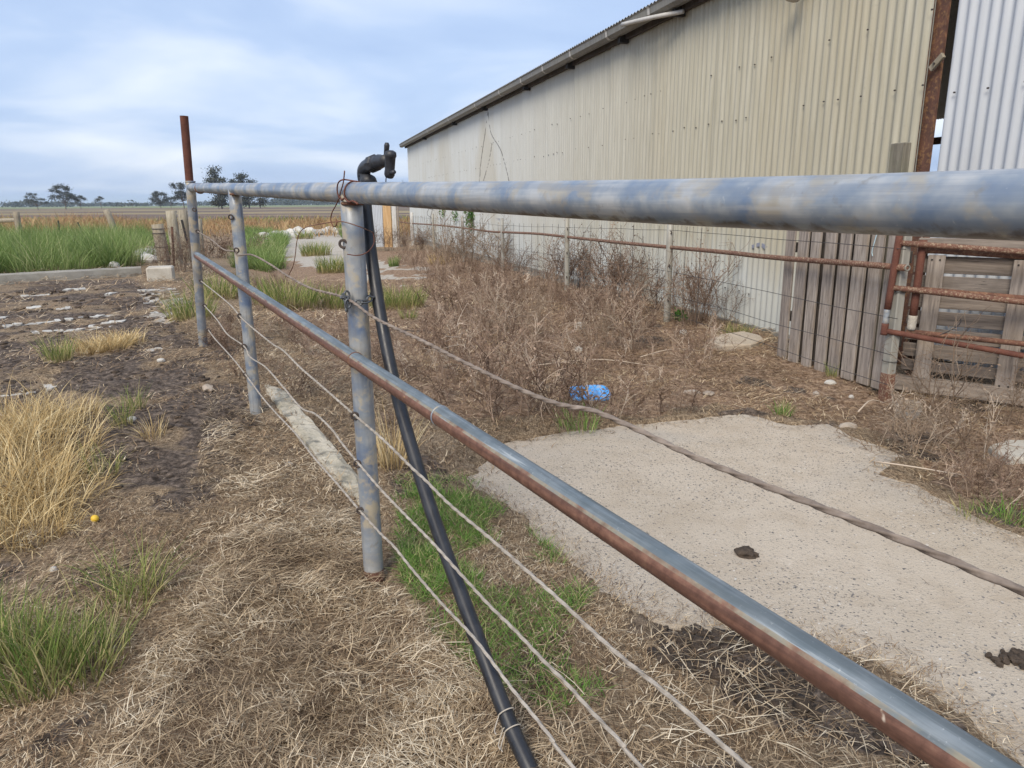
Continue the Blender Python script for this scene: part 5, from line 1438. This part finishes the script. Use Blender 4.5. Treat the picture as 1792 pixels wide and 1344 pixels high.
LU3 = [tuple(q[:2]) for q in (G(600, 420), G(640, 425), G(620, 405), G(590, 404))]
lt = []
for x, y in scatter(LU, 330):
    n_ = int(np.clip(190 - y * 3, 90, 160)); k_ = RNG.uniform(.65, 1.15)
    v, f, r_, a = tussock(np.array([x, y, 0]), RNG.uniform(.2, .5), n_, .3 * k_, .8 * k_, .009 * (.45 + y / 22), .55, 1.25, 3, .4)
    lt.append((v, f, np.clip(r_ * .75 + RNG.uniform(-.15, .35), 0, 1), a))
mkblades('lush_grass', lt + [ field_blades(LU2, 9000, .3, .6, .013, 6), field_blades(LU3, 900, .3, .6, .015, 7)], M['lush'], label='tall lush green grass beyond the yard kerb', cat='grass', kind='stuff')
RK = [(-70, 33), (5, 33), (7, 52), (-70, 52)]
mkblades('rank_grass', [field_blades(RK, 30000, .42, .85, .017, 12, .45, cl=.4)], M['rank'], label='belt of orange dry rank grass along the far fence line', cat='grass', kind='stuff')
FG = [(-70, 46), (10, 46), (14, 75), (-90, 75)]
mkblades('field_tussocks', [field_blades([(-75, 44), (12, 44), (16, 70), (-90, 70)], 9000, .2, .5, .035, 15, .6, cl=.25)], M['grass'], label='scattered green tussocks in the dry paddock', cat='grass', kind='stuff')

# ------------------------------------------------------------------ dead weeds
def twigs(seed, h, nst, spread, nb=5, leaf=26, r0=0.0042):
    """branching dead weed: list of thin prisms and curled leaves"""
    rg = np.random.default_rng(seed)
    S0, S1, R0_, R1_, RN = [], [], [], [], []
    LV = []
    def seg(a, c, ra, rb, rn): S0.append(a); S1.append(c); R0_.append(ra); R1_.append(rb); RN.append(rn)
    def grow(p, d, L, r_, n, level, rn):
        q = p; dd = d / np.linalg.norm(d)
        for i in range(n):
            dd = dd + rg.normal(0, 0.15, 3); dd /= np.linalg.norm(dd)
            q2 = q + dd * L / n
            seg(q, q2, r_ * (1 - .6 * i / n), r_ * (1 - .6 * (i + 1) / n), rn)
            if level < 2 and i >= (1 if level == 0 else 0):
                for _ in range(2 if level == 0 else 1):
                    e_ = dd + rg.normal(0, 0.75, 3) + np.array([0, 0, .15])
                    grow(q2, e_, L * rg.uniform(.25, .5), r_ * .68, 3 if level == 0 else 2, level + 1, rn)
            if level > 0 and rg.uniform() < 0.28:
                LV.append((q2, rg.normal(0, 1, 3), rg.uniform(.006, .014), rn * .8))
            q = q2
    for s_ in range(nst):
        a = rg.uniform(0, 6.283); rr_ = rg.uniform(0, .25) * spread
        d = np.array([math.cos(a) * spread * rg.uniform(.2, 1.2), math.sin(a) * spread * rg.uniform(.2, 1.2), 1.0])
        grow(np.array([math.cos(a) * rr_, math.sin(a) * rr_, -.02]), d, h * rg.uniform(.6, 1.1), r0 * rg.uniform(.7, 1.3), 5, 0, min(1, rg.beta(1.6, 2.4)))
    S0, S1, R0_, R1_, RN = map(np.array, (S0, S1, R0_, R1_, RN))
    T = S1 - S0; T /= np.linalg.norm(T, axis=1, keepdims=True)
    u = np.cross(T, [0.31, 0.52, 0.79]); u /= np.linalg.norm(u, axis=1, keepdims=True); w_ = np.cross(T, u)
    V = []
    for S, R_ in ((S0, R0_), (S1, R1_)):
        for k_ in range(3):
            a = 2 * math.pi * k_ / 3
            V.append(S + R_[:, None] * (math.cos(a) * u + math.sin(a) * w_))
    V = np.stack(V, 1); N = len(S0); b0 = (np.arange(N) * 6)[:, None]
    F_ = np.concatenate([b0 + np.array([[0, 1, 4, 3]]), b0 + np.array([[1, 2, 5, 4]]), b0 + np.array([[2, 0, 3, 5]])])
    rn = np.repeat(RN, 6); V = V.reshape(-1, 3)
    if LV:
        lvv, lvf = [], []; o_ = len(V)
        for (q, d, s_, r_) in LV:
            d = d / np.linalg.norm(d); e_ = np.cross(d, [0.2, .9, .4]); e_ /= np.linalg.norm(e_)
            lvv += [q, q + d * s_ + e_ * s_ * .5, q + d * s_ * 2.0, q + d * s_ - e_ * s_ * .5]; lvf.append((o_, o_ + 1, o_ + 2, o_ + 3)); o_ += 4
        V = np.vstack([V, lvv]); F_ = np.vstack([F_, lvf]); rn = np.concatenate([rn, np.repeat([q[3] for q in LV], 4)])
    return V, F_, rn
BUSH = [twigs(100 + i, 0.36, 6, 0.75) for i in range(6)]
TALL = [twigs(200 + i, 0.62, 6, 0.28) for i in range(4)]
def place(tpl, p, sc, rot, rs=0.0):
    V, F_, rn = tpl
    c, s_ = math.cos(rot), math.sin(rot)
    W = V * sc; W = np.stack([W[:, 0] * c - W[:, 1] * s_, W[:, 0] * s_ + W[:, 1] * c, W[:, 2]], 1) + p
    return W, F_, np.clip(rn + rs, 0, 1), np.zeros(len(W))
WP = [(1240, 690), (1210, 735), (1060, 742), (960, 735), (880, 755), (790, 740), (700, 700), (690, 610), (750, 560), (830, 500), (940, 510), (1080, 545), (1160, 580), (1250, 600)]
wp_poly = GP(WP)
q = scatter(wp_poly, 165, lambda x, y: sst(.30, .5, fbm(x * 1.4, y * 1.4, 29))); parts = []
for i, (x, y) in enumerate(q):
    p = np.array([x, y, float(gh(np.array([x]), np.array([y]))[0])])
    if inpoly(np.array([x]), np.array([y]), SLAB)[0]: continue
    if abs(x - lc[0]) < .22 and -.30 < y - lc[1] < .18: continue
    parts.append(place(BUSH[i % 6], p, random.choice((.5, .6, .7, .8, 1.1)) * random.uniform(.85, 1.15), random.uniform(0, 6.28), random.uniform(-.15, .25)))
q = scatter(GP([(430, 500), (480, 490), (690, 600), (690, 700), (760, 790), (650, 800), (500, 690), (440, 620)]), 60)
for i, (x, y) in enumerate(q):
    p = np.array([x, y, float(gh(np.array([x]), np.array([y]))[0])])
    parts.append(place(BUSH[i % 6], p, random.uniform(.3, .6), random.uniform(0, 6.28), random.uniform(-.1, .15)))
q = scatter(GP([(700, 440), (760, 452), (830, 470), (930, 500), (1060, 545), (900, 530), (760, 500), (690, 460)]), 70)
for i, (x, y) in enumerate(q):
    p = np.array([x, y, float(gh(np.array([x]), np.array([y]))[0])])
    parts.append(place(BUSH[i % 6], p, random.uniform(.6, 1.1), random.uniform(0, 6.28), random.uniform(-.05, .15)))
q = scatter(GP([(355, 610), (400, 570), (440, 620), (430, 680), (400, 650)]), 12)
for i, (x, y) in enumerate(q):
    p = np.array([x, y, float(gh(np.array([x]), np.array([y]))[0])])
    parts.append(place(BUSH[i % 6], p, random.uniform(.4, .6), random.uniform(0, 6.28), -.1))
mkblades('dead_weed_mass', parts, M['weed'], label='tangled mass of dead brown weeds before the shed', cat='weeds', kind='stuff')
def bush(px, py, tpls, n, sc, rad, label, mat='weed', seed=0, rs=0.0):
    rg = random.Random(seed); p = gl(px, py); pr = []
    for i in range(n):
        pr.append(place(tpls[i % len(tpls)], p + np.array([rg.uniform(-rad, rad), rg.uniform(-rad, rad), 0]), sc * rg.uniform(.7, 1.1), rg.uniform(0, 6.28), rs))
    return mkblades('dead_weed', pr, M[mat], label=label, cat='weed')
bush(835, 474, TALL, 12, 1.5, .8, 'largest grey brown dead bush before far end of shed', 'weed_pale', 1)
bush(905, 488, TALL, 4, 1.0, .3, 'dead weed beside far rail post near graffiti strokes', 'weed', 12)
bush(990, 508, TALL, 7, 1.25, .25, 'dead weed clinging to second nearest rail post', 'weed', 2)
bush(1070, 528, TALL, 8, 1.2, .22, 'dead weed midway between nearest two rail posts', 'weed', 3)
bush(1130, 545, TALL, 5, 1.0, .18, 'dead weed just left of nearest rail post', 'weed', 4, .1)
bush(1212, 565, TALL, 5, 1.15, .2, 'dead weed just right of nearest rail post', 'weed', 5, .15)
bush(1262, 572, TALL, 2, .75, .1, 'small dead weed at foot of bare shed wall', 'weed', 6)
bush(1605, 790, BUSH, 7, .85, .2, 'low dead weed clump overhanging right back edge of slab', 'weed_pale', 7)
bush(1650, 745, TALL, 2, .75, .05, 'tall bleached dead weed in front of the pallet', 'weed_pale', 8)
bush(1770, 745, TALL, 2, .5, .05, 'small bleached weed stalks near pallet right end', 'weed_pale', 9)
bush(1700, 870, BUSH, 6, .6, .2, 'flattened dead weed clump between slab and broken concrete', 'weed', 10)
bush(320, 475, TALL, 7, .95, .3, 'brown dead weed at foot of bleached posts', 'weed', 11)
bush(392, 452, BUSH, 9, 1.9, .7, 'dark brown dead bush between far and middle pipe posts', 'weed', 13)
bush(668, 440, TALL, 12, 1.1, .9, 'dark dead weeds at foot of orange board', 'weed', 14, -.1)
bush(715, 437, TALL, 7, 1.0, .5, 'dark dead weeds left of white end post', 'weed', 15, -.1)
bush(1080, 612, TALL, 4, .75, .25, 'pale bleached stalks standing in centre of weed mass', 'weed_pale', 16, .2)
bush(905, 600, TALL, 4, .75, .3, 'pale bleached stalks at left of weed mass', 'weed_pale', 17, .2)
# pale stalks lying about
b = MB()
STK = [((1120, 640), (1232, 627)), ((1205, 625), (1207, 604)), ((925, 655), (1150, 655)), ((800, 575), (900, 540)), ((1500, 737), (1550, 716)), ((1555, 730), (1580, 680)), ((1625, 730), (1646, 703)), ((1530, 825), (1690, 858))]
for i, (a, c) in enumerate(STK):
    A, B_ = gl(*a, .06), gl(*c, .06)
    m_ = (A + B_) / 2 + np.array([random.uniform(-.03, .03), random.uniform(-.03, .03), random.uniform(.0, .06)])
    b = MB(); b.tube(spline([A, m_, B_], 8), [0.005, .0048, .0046, .0044, .004, .0035, .003, .002], 5)
    vv = np.array(b.v)
    lab = ['pale forked stalk lying right of the weed mass', 'short pale stalk upright right of weed mass', 'long thin pale stalk lying across weed mass', 'pale stalk lying at left of weed mass', 'pale twig lying near gate post on dirt', 'pale curved twig leaning below gate post', 'pale curved twig leaning in front of pallet', 'long dark stalk trailing over right edge of slab'][i]
    mk('weed_stalk', vv, b.f, M['weed_pale'], None, True, attrs=dict(rnd=np.full(len(vv), .85), along=np.zeros(len(vv))), label=lab, cat='stalk')

# ------------------------------------------------------------------ creeper and green weeds by the wall
def leaves(c, n, size, s_leaf, ax=(WD, WO, Z)):
    P = RNG.normal(0, .5, (n, 3)); P = np.clip(P, -1.2, 1.2)
    C_ = c + P[:, :1] * size[0] * ax[0] + np.abs(P[:, 1:2]) * size[1] * ax[1] + P[:, 2:] * size[2] * ax[2]
    d = RNG.normal(0, 1, (n, 3)); d[:, 2] -= .5; d /= np.linalg.norm(d, axis=1, keepdims=True)
    e_ = np.cross(d, RNG.normal(0, 1, (n, 3))); e_ /= np.linalg.norm(e_, axis=1, keepdims=True)
    s_ = RNG.uniform(.6, 1.3, n)[:, None] * s_leaf
    V = np.stack([C_, C_ + d * s_ + e_ * s_ * .45, C_ + d * s_ * 2, C_ + d * s_ - e_ * s_ * .45], 1).reshape(-1, 3)
    return V, np.arange(4 * n).reshape(-1, 4), np.repeat(RNG.uniform(0, 1, n), 4), np.zeros(4 * n)
c1 = onwall(828, 378, .02)
cr = mkblades('wall_creeper', [leaves(c1, 520, (.28, .22, .34), .035), leaves(onwall(800, 375, .02), 150, (.25, .15, .25), .03)], M['leaf'], label='dense green creeper hanging on far shed wall', cat='creeper')
mkblades('wall_creeper', [leaves(onwall(778, 368, .02), 150, (.28, .15, .2), .03)], M['leaf'], label='smaller green creeper sprig on far shed wall', cat='creeper')
mkblades('green_weed', [leaves(gl(1193, 560, .06), 420, (.11, .07, .06), .018)], M['leaf'], label='leafy green weed at foot of nearest rail post', cat='weed')
tuft('grass_tuft', 1290, 582, .14, 130, .06, .16, .006, M['grass'], 'yellow green grass at shed wall foot', 'grass', .7, .8)

# ------------------------------------------------------------------ gum trees on the horizon
def gum(seed, h, w, nclump=15, lean=0.0, low=0.42):
    rg = np.random.default_rng(seed); b_ = MB()
    parts = []; tips = []
    trunk_top = np.array([lean * h * .4, 0, h * rg.uniform(.3, .42)])
    r0 = h * 0.022
    b_.tube(spline([np.array([0, 0, -.5]), trunk_top * [.3, 1, .5], trunk_top], 6), np.linspace(r0, r0 * .65, 6), 6)
    for i in range(nclump):
        a = rg.uniform(0, 6.283); rr_ = w / 2 * math.sqrt(rg.uniform(.05, 1)); hz = h * rg.uniform(low, .97)
        k_ = 1 - .55 * max(0, (hz / h - .62) / .38)
        tip = np.array([math.cos(a) * rr_ * k_ + lean * hz, math.sin(a) * rr_ * k_, hz]); tips.append(tip)
        st = trunk_top * rg.uniform(.55, 1.0)
        mid = (st + tip) / 2 + np.array([0, 0, -.05 * h]) + rg.normal(0, .03 * h, 3)
        b_.tube(spline([st, mid, tip], 5), np.linspace(r0 * .45, r0 * .1, 5), 4)
    LV, LF, LR = [], [], []; o_ = 0
    for tip in tips:
        n = int(rg.uniform(130, 220)); s_ = h * rg.uniform(.055, .10)
        P = rg.normal(0, 1, (n, 3)) * np.array([s_, s_, s_ * .55]) + tip
        d = rg.normal(0, 1, (n, 3)); d /= np.linalg.norm(d, axis=1, keepdims=True); e2 = np.cross(d, rg.normal(0, 1, (n, 3))); e2 /= np.linalg.norm(e2, axis=1, keepdims=True)
        q = h * .020
        LV.append(np.stack([P - d * q, P + e2 * q * .7, P + d * q, P - e2 * q * .7], 1).reshape(-1, 3)); LR.append(np.repeat(rg.uniform(0, 1, n), 4))
    LV = np.vstack(LV); LF = np.arange(len(LV)).reshape(-1, 4)
    return b_, LV, LF, np.concatenate(LR)
def tree(px, pyb, pyt, wpx, dist, label, seed, lean=0.0, nclump=15, low=.42):
    mpp = dist / FPX
    base = at_depth(px, pyb, dist); base[2] = float(gh(np.array([base[0]]), np.array([base[1]]))[0])
    h = (pyb - pyt) * mpp * 1.03; w = wpx * mpp
    bt, LV, LF, LR = gum(seed, h, w, nclump, lean, low)
    r = empty('gum_tree', base, label, 'tree', 'gum trees across the paddock')
    mk('trunk', np.array(bt.v) + base, bt.f, M['bark'], r)
    mk('crown', LV + base, LF, M['gum_leaf'], r, attrs=dict(rnd=LR, along=np.zeros(len(LV))))
    return r
tree(66, 361, 334, 34, 250, 'broad gum tree, first lone tree from the left', 1, -.15, 18, .35)
tree(115, 361, 321, 42, 270, 'tallest spreading gum left of the rusty upright', 2, -.05, 22, .35)
tree(141, 360, 337, 30, 300, 'smaller spreading gum right of tallest left gum', 3, 0, 14, .4)
tree(177, 360, 340, 19, 320, 'slim umbrella topped gum alone on horizon', 4, .02, 9, .6)
tree(204, 359, 350, 20, 420, 'low bushy tree left of the thin conifer shape', 5, 0, 10, .25)
tree(218, 359, 351, 20, 420, 'low rounded bush beside the low bushy tree', 6, 0, 10, .25)
tree(232, 359, 345, 18, 400, 'small layered tree right of the low bushes', 7, 0, 8, .35)
tree(281, 358, 329, 29, 300, 'dense dark gum left of the bleached posts', 8, 0, 26, .3)
tree(299, 358, 339, 20, 330, 'smaller dark gum right of dense dark gum', 9, 0, 14, .3)
tree(322, 358, 316, 34, 260, 'tall gum behind the rusty upright post', 10, -.15, 18, .3)
tree(388, 358, 292, 26, 250, 'tallest narrow gum rising above rail end', 11, -.1, 24, .12)
tree(413, 358, 311, 22, 280, 'gum half hidden behind middle pipe post', 12, 0, 14, .2)
tree(436, 358, 300, 34, 250, 'spreading gum above rail right of middle post', 13, -.05, 24, .12)
tree(455, 357, 318, 24, 270, 'lower gum right of the spreading gum', 14, .05, 16, .12)
tree(707, 357, 316, 14, 500, 'tiny distant tree beside shed corner', 15, 0, 8, .3)
# far wood line
rg = np.random.default_rng(5); LV, LR = [], []
for i in range(520):
    px = rg.uniform(-500, 760); d = rg.uniform(750, 1500)
    hp = 6.5 + 4.5 * vnoise(np.array([px * .02]), np.array([1.0]), 3)[0] + (5 if 480 < px < 610 else 0) + (3.0 if px < 55 else 0)
    if 300 < px < 330: hp *= .6
    c = at_depth(px, 356, d); h = hp * d / FPX * rg.uniform(.6, 1.05)
    n = 60; s_ = h * .42
    P = rg.normal(0, 1, (n, 3)) * np.array([s_ * 1.2, s_, s_ * .5]) + np.array([c[0], c[1], h * .48])
    P[:, 2] = np.maximum(P[:, 2], .3)
    dd_ = rg.normal(0, 1, (n, 3)); dd_ /= np.linalg.norm(dd_, axis=1, keepdims=True); e2 = np.cross(dd_, rg.normal(0, 1, (n, 3))); e2 /= np.linalg.norm(e2, axis=1, keepdims=True)
    q = h * .16
    LV.append(np.stack([P - dd_ * q, P + e2 * q, P + dd_ * q, P - e2 * q], 1).reshape(-1, 3)); LR.append(np.repeat(rg.uniform(0, 1, n), 4))
LV = np.vstack(LV)
mk('distant_wood', LV, np.arange(len(LV)).reshape(-1, 4), M['far_leaf'], attrs=dict(rnd=np.concatenate(LR), along=np.zeros(len(LV))), label='distant line of trees along the horizon', cat='trees', kind='stuff')

# ------------------------------------------------------------------ air
HAZE = 0.00022
if HAZE:
    b = MB(); b.box((0, 3000, 18), (4800, 0, 0), (0, 3400, 0), (0, 0, 21))
    k = NT('thin_haze')
    for n_ in list(k.t.nodes):
        if n_.bl_idname != 'ShaderNodeOutputMaterial': k.t.nodes.remove(n_)
    pv = k.t.nodes.new('ShaderNodeVolumePrincipled')
    pv.inputs['Color'].default_value = (0.74, 0.84, 1.0, 1); pv.inputs['Density'].default_value = HAZE; pv.inputs['Anisotropy'].default_value = 0.2
    k.t.links.new(pv.outputs[0], k.t.nodes['Material Output'].inputs['Volume'])
    hz = b.build('haze', k.m, kind='stuff', label='thin pale blue haze over the paddock', cat='haze')
scene.cycles.volume_bounces = 1
